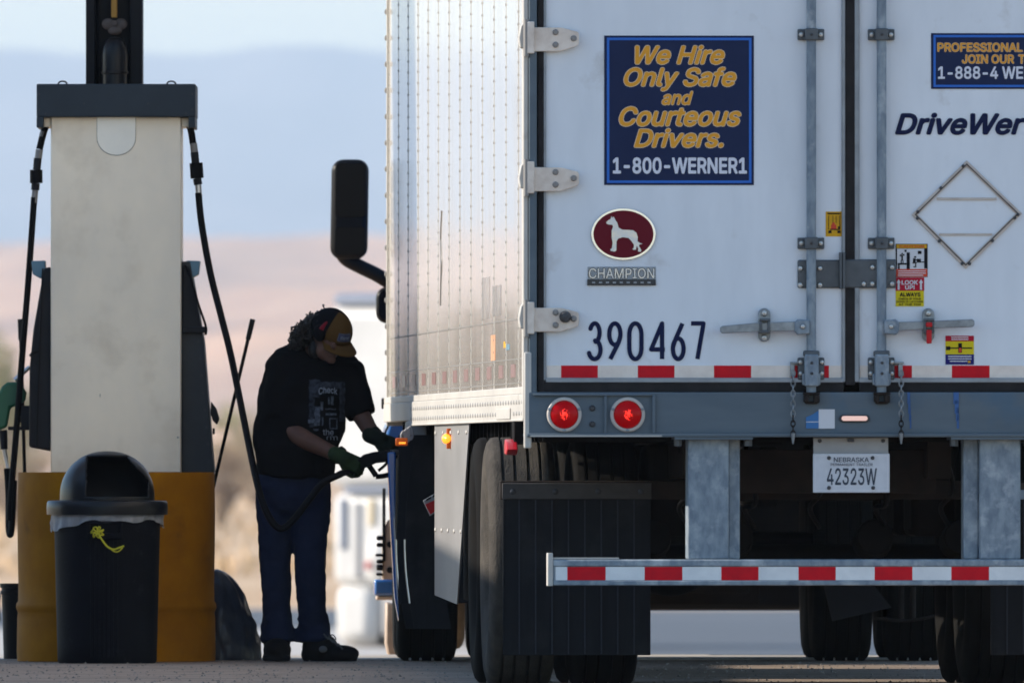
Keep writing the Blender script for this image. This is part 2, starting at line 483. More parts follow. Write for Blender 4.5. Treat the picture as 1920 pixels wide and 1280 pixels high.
def fbm(x, y, o=4):
    s = 0; a = 1.0; f = 1.0
    for i in range(o):
        s += a * noise.noise((x * f, y * f * .18, i * 7.3)); a *= .5; f *= 2.0
    return s
def hills(name, material, x0, x1, nx, yb, yr, ye, h, wob, freq, ny=26):
    """a ridge: base at yb, crest at yr, back at ye, crest height h(x)"""
    yy = [yb + (yr - yb) * (i / (ny - 6)) for i in range(ny - 5)] + [yr + (ye - yr) * i / 5 for i in range(1, 6)]
    def z(x, y):
        t = (y - yb) / (yr - yb) if y <= yr else 1 - (y - yr) / (ye - yr)
        t = max(0, min(1, t)); k = t ** 1.5
        return -1.6 + h(x) * k + wob * fbm(x * freq, y * freq) * math.sqrt(t) * (1 - .75 * k)
    return sheet(name, material, x0, x1, yy, z, nx)
hills('hill', 'hill_rock', -3000, 1800, 400, 3000, 10500, 13000,
      lambda x: (HOR - 434) * 10500 / F + 1.9 + 3.2 * math.sin(x * .0085 + .6) + 1.6 * math.sin(x * .027) + 2.2 * noise.noise((x * .018, 3.3, 0)), 26.0, .0075)
hills('mountain', 'far_rock', -6500, 4000, 300, 24000, 38000, 42000,
      lambda x: (HOR - 97) * 38000 / F + 1.9 + 11 * math.sin(x * .0026 + 2.1) + 5 * math.sin(x * .011) + 8 * noise.noise((x * .006, 1.3, 0)), 90.0, .0024)

# ================================================================ FUEL CANOPY
cy0, cy1 = 103.3, 106.0
can = empty('fuel_canopy', (WX(215, 104.9), 104.9, 0))
ox, oy = can.location.x, can.location.y
m = MB(); m.box(-16 - ox, 9 - ox, cy0 - oy, cy1 - oy, 5.2, 6.0); m.build('canopy_roof', 'canopy_white', can, .02)
hw = 53 * 104.9 / F
m = MB(); m.box(-hw, -hw + .045, -.16, .16, 0, 5.2); m.box(hw - .06, hw, -.16, .16, 0, 5.2); m.box(-hw + .045, hw - .06, -.08, .05, 0, 5.2)
m.box(-hw + .05, -hw + .062, -.12, -.08, 0, 5.2)
m.build('column', 'column_black', can, .006)
def cp(px, py, dy): return (WX(px, 104.8) - ox, 104.8 + dy - oy, WZ(py, 104.8))
m = MB(); a = cp(209, 0, -.06); b = cp(220, 34, -.06); m.box(a[0], b[0], a[1] - .02, a[1] + .05, b[2], b[2] + 1.6); m.build('conduit_strip', 'paint_ochre', can, .004)
m = MB()
for sx in (-1, 1):
    c0 = cp(215 + sx * 12, 46, -.07); m.ell(c0, (.030, .012, .027), 12, 8)
c0 = cp(216, 58, -.07); m.ell(c0, (.034, .014, .022), 12, 8)
c0 = cp(215, 44, -.085); m.cyl(c0, (c0[0], c0[1] + .1, c0[2]), .013)
m.build('conduit_bracket', 'fitting_rust', can)
b0 = cp(216, 158, -.1); b1 = cp(216, 70, -.1)
hh = b1[2] - b0[2]
m = MB(); m.lathe([(.058, -.3), (.058, hh * .2), (.064, hh * .22), (.064, hh * .26), (.060, hh * .27), (.060, hh * .62), (.055, hh * .78), (.042, hh * .92), (.02, hh * .985), (0.001, hh)], 20,
          lambda x, y, z: (b0[0] + x, b0[1] + y * .8, b0[2] + z)); m.build('vent_cap', 'bin_lid', can)
tag(can, 'black steel column of the fuel canopy rising behind the pump cabinet', 'canopy')

# ================================================================ UNSEEN TRAILER added in the next lane (outside the picture, shades the forecourt)
pk = empty('shade_trailer', (-9.9, 88, 0))
m = MB(); m.box(-1.3, 1.3, 0, 15.6, 1.1, 4.1); m.build('cargo_box', 'truck_navy', pk, .02)
m = MB(); m.box(-1.25, 1.28, .0, 15.6, .002, 1.095); m.build('side_skirt', 'truck_navy', pk, .02)
tag(pk, 'dark blue box trailer added out of view to shade the forecourt', 'trailer')
# ================================================================ SEMI TRAILER
TH = math.atan(.0419)
TX, TY = WX(996, 90.0), 90.0
S = F / 90.0
trl = empty('semi_trailer', (TX, TY, 0), TH)
tag(trl, 'white semi trailer with navy hiring sign and number 390467 on its rear doors', 'trailer')
def U(px): return (px - 996.0) / S
def Z(py): return CAMZ + (HOR - py) / S
def rb(mb, px0, py0, px1, py1, v0, v1): mb.box(U(px0), U(px1), v0, v1, Z(py1), Z(py0)); return mb
def rmap(v): return lambda px, py: (U(px), v, Z(py))
WID, LEN, TOP = 2.6, 15.95, 4.1
def side_pos(px):
    """distance v along the left side at which the photo column px meets the side"""
    k = (px - 960) / F
    return (TX - 90 * k) / (k + math.sin(TH) / math.cos(TH)) / math.cos(TH)

# --- body shell
m = MB(); m.box(.03, WID - .03, .10, LEN - .03, TOP - .05, TOP); m.build('roof_sheet', 'side_white', trl)
m = MB(); m.box(.03, WID - .03, LEN - .03, LEN, 1.1, TOP - .05); m.build('front_wall', 'side_white', trl)
m = MB(); m.box(.05, WID - .05, .12, LEN - .05, 1.12, 1.16)
for k in range(40): m.box(.06, WID - .06, .3 + k * .395, .34 + k * .395, 1.01, 1.12)
m.build('floor', 'under_black', trl)
m = MB(); m.box(WID - .03, WID, .10, LEN, 1.09, TOP); m.build('side_wall', 'side_white', trl)
# --- left side: plates with lapped joints
panel_v = [.10] + [1.22 * k for k in range(1, 14)] + [LEN]
for k in range(len(panel_v) - 1):
    v0, v1 = panel_v[k], panel_v[k + 1]
    n = 6; vs = []; fs = []
    wob = random.uniform(-.0009, .0009); wz = random.uniform(-.0008, .0008)
    zs = [1.235, 1.35, 1.52, 1.9, 2.4, 2.9, 3.4, TOP - .05]
    for j, z in enumerate(zs):
        for i in range(n + 1):
            t = i / n
            bul = -.0006 * math.sin(math.pi * t) * (1 + .5 * math.sin(z * 2.1 + k))
            vs.append((bul + wob * (t - .5) + wz * .3 * math.sin(z * 1.3 + k * 2), v0 + .006 + (v1 - v0 - .012) * t, z))
    for j in range(len(zs) - 1):
        for i in range(n): fs.append((j * (n + 1) + i, j * (n + 1) + i + 1, (j + 1) * (n + 1) + i + 1, (j + 1) * (n + 1) + i))
    nb = len(vs)
    m = MB(); m.add(vs, fs)
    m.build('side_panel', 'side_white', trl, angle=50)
m = MB(); m.box(.012, .03, .10, LEN, 1.2, TOP - .04); m.build('side_backing', 'seam_line', trl)
# raised joint strips between plates, each with its row of rivets
st = MB(); st.box(-.0016, .011, -.013, .013, 1.235, TOP - .05)
seam0 = None; riv0 = None
rv = MB()
z = 1.27
while z < 3.3:
    rv.ell((-.0016, 0, z), (.0032, .0075, .0062), 6, 4); z += .052
for k in range(1, 14):
    if seam0 is None:
        seam0 = st.build('joint_strip', 'rail_white', trl, .0005); seam0.location = (0, 1.22 * k, 0)
        riv0 = rv.build('rivet', 'rivet_gray', seam0, kind='stuff')
    else:
        s_ = copy_mesh(seam0, 'joint_strip', trl, (0, 1.22 * k, 0)); copy_mesh(riv0, 'rivet', s_, (0, 0, random.uniform(-.02, .02)))
m = MB(); m.box(-.010, .03, LEN - .03, LEN + .012, 1.1, TOP); m.build('front_post', 'rail_white', trl, .004)
fr = MB()
zz = 1.2
while zz < 3.2: fr.ell((-.012, LEN - .01, zz), (.008, .012, .014), 6, 4); zz += .125
fr.build('rivet', 'rivet_gray', trl, kind='stuff')
# rivet row and horizontal beads low on the side
m = MB(); v = .15
while v < LEN - .1: m.ell((-.0008, v, 1.515), (.0016, .012, .006), 6, 4); v += .13
m.build('rivet', 'rivet_gray', trl, kind='stuff')
m = MB(); m.box(-.0017, .0, .10, LEN, 1.350, 1.354); m.box(-.0017, .0, .10, LEN, 1.251, 1.255); m.build('tape_edge', 'rivet_gray', trl)
for k in range(13):
    m = MB(); v0 = 1.22 * k + .30 + (.1 if k == 0 else 0); m.box(-.0021, -.0003, v0, v0 + .42, 1.278, 1.332); m.build('reflective_tape', 'tape_side', trl)
# bottom rail
m = MB()
m.box(-.022, .04, .06, LEN - .02, 1.205, 1.235)
m.box(-.030, .04, .06, 12.42, 1.098, 1.205)
m.box(-.024, .04, 12.43, LEN - .02, 1.118, 1.205)
m.box(-.033, .0, .06, 12.42, 1.094, 1.104)
m.build('bottom_rail', 'rail_white', trl, .004)
m = MB(); v = .16
while v < 12.35:
    m.ell((-.030, v, 1.172), (.0045, .045, .010), 8, 5)
    if not 1.2 < v < 2.6: m.ell((-.030, v, 1.126), (.0045, .045, .010), 8, 5)
    v += .262
m.build('rivet', 'rivet_gray', trl, kind='stuff')
m = MB(); m.box(-.0365, -.030, 1.25, 2.6, 1.104, 1.150); m.build('rail_patch', 'rail_white', trl, .003)
m = MB(); m.box(-.03, .05, 12.5, 12.8, 1.03, 1.118); m.build('rail_bracket', 'bracket_gray', trl, .006)
m = MB(); m.box(-.012, .05, 13.2, 13.5, 1.05, 1.117); m.build('rail_bracket', 'bracket_gray', trl, .006)
# scuffs and dents on the side: a long crease, an orange rub and faded decals
def side_mark(name, px0, px1, py0, py1, material, d=-.0019):
    v0, v1 = side_pos(px1), side_pos(px0); Y = 90 + (v0 + v1) / 2
    mm = MB(); mm.box(d, d + .0015, min(v0, v1), max(v0, v1), WZ(py1, Y), WZ(py0, Y)); mm.build(name, material, trl)
mat('mark_gray', (.16, .15, .15), .5, col2=(.45, .43, .42), scale=5, stretch=(1, 6, 1), contrast=(.40, .58), alpha=.4)
mat('mark_orange', (.50, .20, .07), .5, col2=(.66, .42, .27), scale=14)
vy = side_pos(827)
m = MB(); Y = 90 + vy
m.tube([(-.001, vy - .10, WZ(396, Y)), (-.001, vy + .02, WZ(450, Y)), (-.001, vy - .04, WZ(500, Y)), (-.001, vy + .05, WZ(572, Y))], .004, 6)
m.tube([(-.001, vy - .02, WZ(450, Y)), (-.001, vy - .12, WZ(490, Y)), (-.001, vy - .03, WZ(530, Y))], .003, 6)
m.build('crease', 'rivet_gray', trl)
side_mark('rub_mark', 921, 929, 628, 676, 'mark_orange')
side_mark('faded_decal', 924, 940, 535, 592, 'mark_gray')
side_mark('faded_decal', 904, 919, 520, 598, 'mark_gray')
side_mark('sticker', 945, 949, 640, 652, 'sticker_yellow')
side_mark('sticker', 950, 956, 645, 656, 'bracket_blue')

# --- rear frame
m = MB(); m.box(-.012, U(1006), -.03, .10, Z(815), TOP); m.build('corner_post', 'frame_gray', trl, .006)
m = MB(); m.box(-.034, -.0125, -.024, .10, 1.10, TOP); m.build('corner_cap', 'rail_white', trl, .005)
m = MB(); m.box(-.030, .0, -.034, .02, Z(840), Z(660)); m.build('corner_shoe', 'rail_white', trl, .006)
m = MB(); m.box(WID - U(1006), WID + .012, -.03, .10, Z(815), TOP); m.build('corner_post', 'frame_gray', trl, .006)
m = MB(); m.box(U(1006), WID - U(1006), -.03, .10, 3.98, TOP); m.build('header', 'frame_gray', trl, .006)
m = MB()
m.box(-.012, WID + .012, -.035, .30, Z(813), Z(735))
m.box(-.020, WID + .012, -.055, .30, Z(819), Z(812))
sill = m.build('sill', 'frame_gray', trl, .004)
m = MB(); m.box(-.005, U(1240), -.060, -.05, Z(818.4), Z(815.5)); m.build('pale_edge', 'rail_white', trl)  # pale strip along the left part of the sill lip
# lamp housings, left and right
def lamp_set(mir):
    def q(px): return U(px) if not mir else WID - U(px)
    def bx(mm, px0, py0, px1, py1, v0, v1):
        a, b = sorted((q(px0), q(px1))); mm.box(a, b, v0, v1, Z(py1), Z(py0))
    mm = MB()
    bx(mm, 999, 738, 1223, 742, -.052, -.034); bx(mm, 1132, 742, 1137, 812, -.050, -.034); bx(mm, 1222, 740, 1228, 812, -.052, -.034)
    mm.build('lamp_housing', 'frame_gray', trl, .003)
    for px in (1057, 1176):
        c = (q(px), Z(777))
        lamp = MB().lathe([(.056, 0), (.069, 0), (.071, .010), (.066, .016), (.058, .016), (.056, .004)], 36, lambda x, y, z: (c[0] + x, -.037 - z, c[1] + y)).build('tail_light', 'ring_white', trl)
        MB().lathe([(.0565, .008), (.052, .020), (.040, .028), (.022, .033), (.001, .034)], 36, lambda x, y, z: (c[0] + x, -.037 - z, c[1] + y)).build('lens', 'lens_red', lamp)
        g = MB()
        for i in range(26):
            a = random.uniform(0, 6.28); rr = .026 * math.sqrt(random.random()); w = .0045 * (1.3 - rr / .026)
            x, y = c[0] + rr * math.cos(a) * .8, c[1] + rr * math.sin(a)
            g.ell((x, -.0715 + rr * .12, y), (w, .0025, w * random.uniform(.7, 2.0)), 6, 4)
        g.build('bulb_glow', 'lens_glow', lamp)
        g = MB()
        for a in (0.35, math.pi - .35, -math.pi / 2):
            g.ell((c[0] + .064 * math.cos(a), -.056, c[1] + .064 * math.sin(a)), (.008, .004, .006), 8, 5)
        g.build('screw', 'trim_gray', lamp)
    for py in (765, 795):
        c = (q(1110), Z(py)); MB().lathe([(.012, 0), (.012, .006), (.007, .012), (.001, .012)], 16, lambda x, y, z: (c[0] + x, -.036 - z, c[1] + y)).build('rubber_plug', 'bolt_dark', trl)
lamp_set(False); lamp_set(True)
for px, w in ((1704, 5), (1793, 10)):
    m = MB()
    for k in range(4):
        ww = w * (1, .7, .45, .3)[k]; y0 = 735 + (0, 18, 32, 46)[k]; m.box(U(px - ww / 2 + k), U(px + ww / 2 + k * 1.3), -.0385, -.034, Z(y0 + 22), Z(y0 - (.0 if k == 0 else 3)))
    m.build('paint_drip', 'blue_drip', sill)

# --- doors
def door(px0, px1, side):
    d = MB(); rb(d, px0, -560, px1, 709, .0, .04)
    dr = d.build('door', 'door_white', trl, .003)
    g = MB()
    if side < 0:
        rb(g, 1008, -560, 1021.5, 735, -.012, .05)
        rb(g, 1008, 717, 1583, 735, -.010, .05)
        g.build('gasket', 'gasket_black', dr, .003)
        t = MB(); rb(t, 1019, -560, 1023.5, 713, -.014, .03); rb(t, 1023, 708, 1583, 717, -.016, .03); rb(t, 1579, -560, 1586, 716, -.012, .03)
        t.build('edge_trim', 'trim_gray', dr, .003)
    else:
        R1 = 996 + WID * S
        rb(g, R1 - 26, -560, R1 - 12, 735, -.012, .05)
        rb(g, 1612, 717, R1 - 12, 735, -.010, .05); rb(g, 1586, -560, 1604, 722, -.016, .05)
        g.build('gasket', 'gasket_black', dr, .003)
        t = MB(); rb(t, 1603, -560, 1612, 716, -.018, .03); rb(t, 1611, 708, R1 - 26, 717, -.016, .03)
        t.build('edge_trim', 'trim_gray', dr, .003)
    return dr
d1 = door(1023, 1580, -1)
d2 = door(1611, 996 + WID * S - 24, 1)
def tape_run(parent, spans, y0, y1, v, red, white, lo, hi):
    """alternating tape pieces between lo and hi; spans = the red ones"""
    edges = []
    p = lo
    for a, b in spans:
        if a > p: edges.append((p, a, white))
        edges.append((a, b, red)); p = b
    if p < hi: edges.append((p, hi, white))
    for a, b, mt in edges:
        mm = MB(); rb(mm, a, y0, b, y1, v, v + .004); mm.build('reflective_tape', mt, parent)
tape_run(d1, [(1052, 1121), (1196, 1265), (1339, 1409), (1484, 1555)], 685, 708, -.003, 'tape_red', 'tape_white', 1025, 1579)
tape_run(d2, [(1640, 1711), (1786, 1857), (1930, 2000), (2074, 2144)], 685, 708, -.003, 'tape_red', 'tape_white', 1613, 2170)

# hinges
def hinge(parent, y0, y1, blk=False, mir=False):
    yc = (y0 + y1) / 2; h = (y1 - y0) / 2
    f = (lambda px: U(px)) if not mir else (lambda px: WID - U(px))
    poly = [(1000, yc - h * .80), (1052, yc - h * .80), (1083, yc - h * .48), (1085, yc - h * .3), (1085, yc + h * .4), (1082, yc + h * .6), (1050, yc + h), (1000, yc + h)]
    hb = MB().prism(poly, -.020, -.034, lambda a, b, d: (f(a), d, Z(b))).build('hinge', 'hinge_white', parent, .003)
    a, b = sorted((f(987), f(1001))); m = MB(); m.box(a, b, -.048, .02, Z(y1 + 4), Z(y0 - 6)); m.build('hinge_butt', 'hinge_white', hb, .004)
    a = f(986); MB().cyl((a, -.036, Z(y1 + 9)), (a, -.036, Z(y0 - 10)), .012, n=12).build('hinge_pin', 'rivet_gray', hb)
    poly = [(975, yc + h * .7), (972, yc), (976, yc - h * .9), (984, yc - h * 1.3), (988, yc - h * 1.2), (988, yc + h * .9)]
    MB().prism(poly, -.03, .07, lambda a, b, d: (f(a), d, Z(b))).build('hinge_boss', 'rail_white', hb, .004)
    m = MB()
    for bx_, by in ((1041, -.44), (1041, .50), (1075, 0.02)):
        c = (f(bx_), Z(yc + by * h)); m.lathe([(.0125, 0), (.0125, .003), (.009, .008), (.001, .009)], 12, lambda x, y, z: (c[0] + x, -.034 - z, c[1] + y))
    m.build('bolt', 'rivet_gray', hb)
    if blk:
        c = (f(1059), Z(594)); MB().lathe([(.024, 0), (.024, .012), (.016, .03), (.001, .032)], 20, lambda x, y, z: (c[0] + x, -.034 - z, c[1] + y)).build('rubber_bumper', 'bolt_dark', hb)
for y0, y1, b in ((47, 97, False), (309, 359, False), (572, 622, True)):
    hinge(d1, y0, y1, b)
for y0, y1, b in ((47, 97, False), (309, 359, False), (572, 622, True)):
    hinge(d2, y0, y1, b, True)

def bolts(parent, pts, v, r=.011, material='bolt', name='bolt'):
    m = MB()
    for px, py in pts:
        c = (U(px), Z(py)); m.lathe([(r, 0), (r, r * .25), (r * .7, r * .7), (.001, r * .8)], 12, lambda x, y, z: (c[0] + x, v - z, c[1] + y))
    return m.build(name, material, parent)
def lock_gear(parent, cx, dirn, red=False):
    MB().cyl((U(cx), -.035, Z(-560)), (U(cx), -.035, Z(735)), 9.2 / S, n=18).build('lock_rod', 'galvanized', parent)
    for yc in (-200, 65, 456):
        m = MB(); rb(m, cx - 25, yc - 10.5, cx + 25, yc + 10.5, -.016, .001); rb(m, cx - 12, yc - 11.5, cx + 12, yc + 11, -.064, -.016)
        m.build('rod_guide', 'plate_gray', parent, .004)
        bolts(parent, [(cx - 18, yc), (cx + 18, yc)], -.016, .011)
        bolts(parent, [(cx, yc)], -.064, .006, 'bolt_dark', 'grease_hole')
    # keeper at the bottom
    m = MB(); rb(m, cx - 25, 670, cx + 25, 712, -.02, .001); m.build('keeper_plate', 'plate_gray', parent, .005)
    m = MB(); rb(m, cx - 13, 664, cx + 13, 724, -.075, -.02); rb(m, cx - 17, 700, cx + 17, 722, -.05, -.02); m.build('keeper_housing', 'galvanized', parent, .006)
    m = MB(); rb(m, cx - 15, 657, cx + 15, 668, -.06, -.01); m.build('rod_collar', 'plate_gray', parent, .006)
    bolts(parent, [(cx - 20, 679), (cx - 20, 700), (cx + 20, 679), (cx + 20, 700)], -.02, .010)
    bolts(parent, [(cx, 680), (cx, 700)], -.075, .006, 'bolt_dark', 'grease_hole')
    # cam on the sill
    m = MB(); rb(m, cx - 16, 735, cx + 16, 740, -.07, -.03); rb(m, cx - 15, 740, cx - 5, 754, -.07, -.03); rb(m, cx + 4, 740, cx + 15, 755, -.075, -.03); rb(m, cx - 12, 752, cx + 12, 757, -.06, -.03)
    m.build('locking_cam', 'rust_steel', parent, .006)
    # handle
    s = dirn
    def f(px): return cx + s * px
    m = MB(); poly = [(14, 596), (164, 603 if s < 0 else 599), (170, 607), (170, 617), (164, 624 if s < 0 else 614), (14, 620)]
    if s < 0: poly = [(10, 602), (105, 605), (168, 611), (172, 614), (172, 621), (168, 625), (105, 622), (10, 620)]
    else: poly = [(10, 604), (105, 601), (170, 598), (174, 602), (174, 609), (170, 613), (105, 615), (10, 622)]
    m.prism([(f(a), b) for a, b in poly], -.050, -.062, lambda a, b, d: (U(a), d, Z(b))); m.build('door_handle', 'zinc', parent, .003)
    m = MB(); m.prism([(f(4), 600), (f(26), 598), (f(32), 604), (f(32), 622), (f(26), 628), (f(4), 626)], -.030, -.070, lambda a, b, d: (U(a), d, Z(b))); m.build('handle_pivot', 'galvanized', parent, .006)
    bolts(parent, [(f(17), 612)], -.070, .011)
    hx = f(88); y0, y1 = 577, 641
    pl = [(hx + 11.5 * math.cos(t), 589 - 11.5 * math.sin(t)) for t in [math.pi * i / 8 for i in range(9)]] + [(hx + 11.5 * math.cos(t), 629 - 11.5 * math.sin(t)) for t in [math.pi + math.pi * i / 8 for i in range(9)]]
    hr = MB().prism(pl, .0, -.028, lambda a, b, d: (U(a), d, Z(b))).build('handle_retainer', 'zinc', parent, .004)
    m = MB(); rb(m, hx - 10, 597, hx + 10, 602, -.075, -.028); rb(m, hx - 10, 602, hx - 5, 622, -.075, -.062); rb(m, hx + 5, 602, hx + 10, 622, -.075, -.062); rb(m, hx - 10, 619, hx + 10, 625, -.075, -.028); m.build('catch', 'plate_gray', hr, .003)
    bolts(hr, [(hx, 587), (hx, 633)], -.028, .013)
    if red:
        m = MB(); rb(m, hx - 6, 604, hx + 6, 613, -.083, -.075); rb(m, hx - 5, 618, hx + 5, 644, -.084, -.075); m.build('security_seal', 'lens_red_plain', parent, .004)
    # chain
    xx = cx - 35 if dirn < 0 else cx + 36
    m = MB(); rb(m, min(xx - 4, cx + s * 24), 678, max(xx + 6, cx + s * 24), 682, -.03, .0); rb(m, xx - 4, 678, xx + 4, 706, -.024, .0); m.build('chain_bracket', 'zinc', parent, .002)
    for i in range(13):
        zc = Z(700 + i * 9.4); lk = MB(); rr = .0055
        pts = [(.0085 * math.cos(t), .0135 * math.sin(t) + .0) for t in [2 * math.pi * j / 12 for j in range(12)]]
        if i % 2 == 0: lk.tube([(U(xx) + a, -.066, zc + b) for a, b in pts], .0027, 6, False, True)
        else: lk.tube([(U(xx), -.066 + a, zc + b) for a, b in pts], .0027, 6, False, True)
        lk.build('chain_link', 'zinc' if i < 9 else 'rust_steel', parent)
    MB().cyl((U(xx), -.066, Z(812)), (U(xx), -.066, Z(832)), .010, .003, 8).build('chain_hook', 'zinc', parent)
lock_gear(d1, 1521, -1)
lock_gear(d2, 1653, 1, True)
# centre latch plate across both doors
m = MB(); rb(m, 1496, 487, 1576, 540, -.014, .001); m.build('latch_plate', 'plate_gray', d1, .006)
m = MB(); rb(m, 1582, 486, 1681, 540, -.022, -.010); m.build('latch_plate', 'plate_gray', d2, .006)
m = MB(); rb(m, 1574, 473, 1579, 541, -.040, .001); m.build('latch_flange', 'plate_gray', d1, .002)
m = MB(); rb(m, 1580, 473, 1585, 541, -.042, -.0005); m.build('latch_flange', 'plate_gray', d2, .002)
bolts(d1, [(1501, 503), (1501, 534), (1538, 503), (1538, 534)], -.014)
bolts(d2, [(1636, 501), (1673, 501), (1620, 532), (1636, 532), (1673, 532)], -.022)

# --- lettering and signs
def rear_text(parent, s, box, material, v=-.004, bold=.012, shear=0.0, outline=None, name='lettering'):
    if outline:
        mm = MB(); text_fit(mm, s, box, rmap(v + .0007), bold + .018, shear, (bold, shear)); mm.build('lettering_outline', outline, parent, angle=0)
    mm = MB(); text_fit(mm, s, box, rmap(v), bold, shear); mm.build(name, material, parent, angle=0)
def border(parent, x0, y0, x1, y1, w, v, material, name):
    mm = MB()
    rb(mm, x0, y0, x1, y0 + w, v, v + .001); rb(mm, x0, y1 - w, x1, y1, v, v + .001); rb(mm, x0, y0 + w, x0 + w, y1 - w, v, v + .001); rb(mm, x1 - w, y0 + w, x1, y1 - w, v, v + .001)
    mm.build(name, material, parent)
m = MB(); rb(m, 1133, 67, 1414, 347, -.0025, .001); m.build('hiring_sign', 'sign_navy', d1)
border(d1, 1138, 71, 1409.5, 343, 4.6, -.0036, 'sign_blue', 'sign_border')
for s_, bx_ in (('We Hire', (1191, 85, 1359, 121)), ('Only Safe', (1170, 126, 1381, 171)), ('and', (1241, 171, 1300, 197)), ('Courteous', (1161, 200, 1390, 237)), ('Drivers.', (1189, 241, 1357, 277))):
    rear_text(d1, s_, bx_, 'sign_orange', -.0045, .024, .28, 'sign_edge')
rear_text(d1, '1-800-WERNER1', (1149, 295, 1401, 326), 'sign_pale', -.0045, .028)
def stroke_digit(parent, ch, x0, x1, y0, y1, w, v):
    """condensed stroke numerals, as cut from vinyl"""
    el = lambda cx, cy, rx, ry, a0, a1: [(cx + rx * math.cos(R(a0 + (a1 - a0) * i / 24)), cy + ry * math.sin(R(a0 + (a1 - a0) * i / 24))) for i in range(25)]
    G = {'3': [el(.46, .74, .40, .26, 155, -80), el(.44, .26, .50, .26, 85, -160)],
         '9': [el(.5, .70, .46, .30, 0, 360), [(.95, .64), (.80, .46), (.12, .0)]],
         '0': [el(.5, .68, .46, .32, 0, 180) + el(.5, .32, .46, .32, 180, 360) + [(.96, .68)]],
         '4': [[(.80, 0), (.80, 1), (.02, .27), (1.0, .27)]],
         '6': [[(.86, 1.0), (.22, .52), (.05, .34)], el(.5, .29, .46, .29, 0, 360)],
         '7': [[(.0, 1), (.98, 1), (.5, 0)]]}
    X0, X1, Y0, Y1 = x0 + w / 2, x1 - w / 2, y0 + w / 2, y1 - w / 2
    mm = MB(); k = 0
    for line in G[ch]:
        pts = [(X0 + a_ * (X1 - X0), Y1 - b_ * (Y1 - Y0)) for a_, b_ in line]
        for (ax_, ay_), (bx2, by2) in zip(pts[:-1], pts[1:]):
            L = math.hypot(bx2 - ax_, by2 - ay_) or 1; nx_, ny_ = -(by2 - ay_) / L * w / 2, (bx2 - ax_) / L * w / 2; k += 1
            mm.add([(U(p), v - k * .00003, Z(q)) for p, q in ((ax_ + nx_, ay_ + ny_), (bx2 + nx_, by2 + ny_), (bx2 - nx_, by2 - ny_), (ax_ - nx_, ay_ - ny_))], [(0, 1, 2, 3)])
        sharp = len(pts) < 8
        for i, (px_, py_) in enumerate(pts):
            if sharp and i in (0, len(pts) - 1): continue
            k += 1
            mm.add([(U(px_ + w / 2 * math.cos(t)), v - k * .00003, Z(py_ + w / 2 * math.sin(t))) for t in [math.pi * j / 5 for j in range(10)]], [tuple(range(10))])
    mm.build('unit_number', 'navy_letter', parent, angle=0)
for s_, a, b in (('3', 1101, 1131.5), ('9', 1137.5, 1168.5), ('0', 1175, 1208), ('4', 1216.5, 1251), ('6', 1257, 1287), ('7', 1292, 1324)):
    stroke_digit(d1, s_, a, b, 602, 677, 8.2, -.0022)
# emblem
def oval(rx, ry, v0, v1, material, parent, name, cx=1169, cy=439):
    MB().prism([(cx + rx * math.cos(t), cy + ry * math.sin(t)) for t in [2 * math.pi * i / 48 for i in range(48)]], v0, v1, lambda a, b, d: (U(a), d, Z(b))).build(name, material, parent, .001)
oval(60.5, 48.5, .001, -.008, 'chrome', d1, 'emblem_rim')
oval(56.5, 44.5, .0, -.0095, 'maroon', d1, 'emblem_field')
dog = [(258,182),(275,165),(290,158),(296,135),(303,150),(312,140),(325,165),(338,185),(348,220),(375,235),(420,237),(455,240),(478,258),(488,290),(485,320),(500,330),(522,338),(500,342),(497,355),(515,385),(508,397),(488,392),(492,375),(480,350),(475,380),(455,382),(448,376),(458,368),(460,345),(440,315),(420,295),(380,290),(345,300),(333,320),(332,385),(318,395),(290,388),(288,378),(300,370),(305,330),(298,290),(298,240),(308,215),(303,200),(275,198),(262,192)]
bm = bmesh.new()
vs_ = [bm.verts.new((U(1070 + a / 3.879), -.0135, Z(370 + b / 3.879))) for a, b in dog]
fc = bm.faces.new(vs_)
ex = bmesh.ops.extrude_face_region(bm, geom=[fc])
for g_ in ex['geom']:
    if isinstance(g_, bmesh.types.BMVert): g_.co.y = -.009
bmesh.ops.triangulate(bm, faces=[f_ for f_ in bm.faces if len(f_.verts) > 4])
bmesh.ops.recalc_face_normals(bm, faces=bm.faces)
me = bpy.data.meshes.new('emblem_dog'); bm.to_mesh(me); bm.free(); me.materials.append(MATS['emblem_silver'])
o = bpy.data.objects.new('emblem_dog', me); C.objects.link(o); o.parent = d1
m = MB(); rb(m, 1101, 524, 1230, 535, -.008, .001); m.build('emblem_bar', 'emblem_black', d1, .001)
m = MB(); rb(m, 1102, 500, 1230, 524, -.003, .001); m.build('emblem_backing', 'trim_gray', d1, .001)
rear_text(d1, 'CHAMPION', (1103, 502, 1228, 523), 'emblem_black', -.0045, .030, name='emblem_shadow')
rear_text(d1, 'CHAMPION', (1104, 503, 1227, 522), 'emblem_silver', -.007, .004, name='emblem_lettering')
m = MB()
for i in range(9): rb(m, 1110 + i * 13, 528, 1116 + i * 13, 531, -.0088, -.008)
m.build('emblem_mark', 'trim_gray', d1)
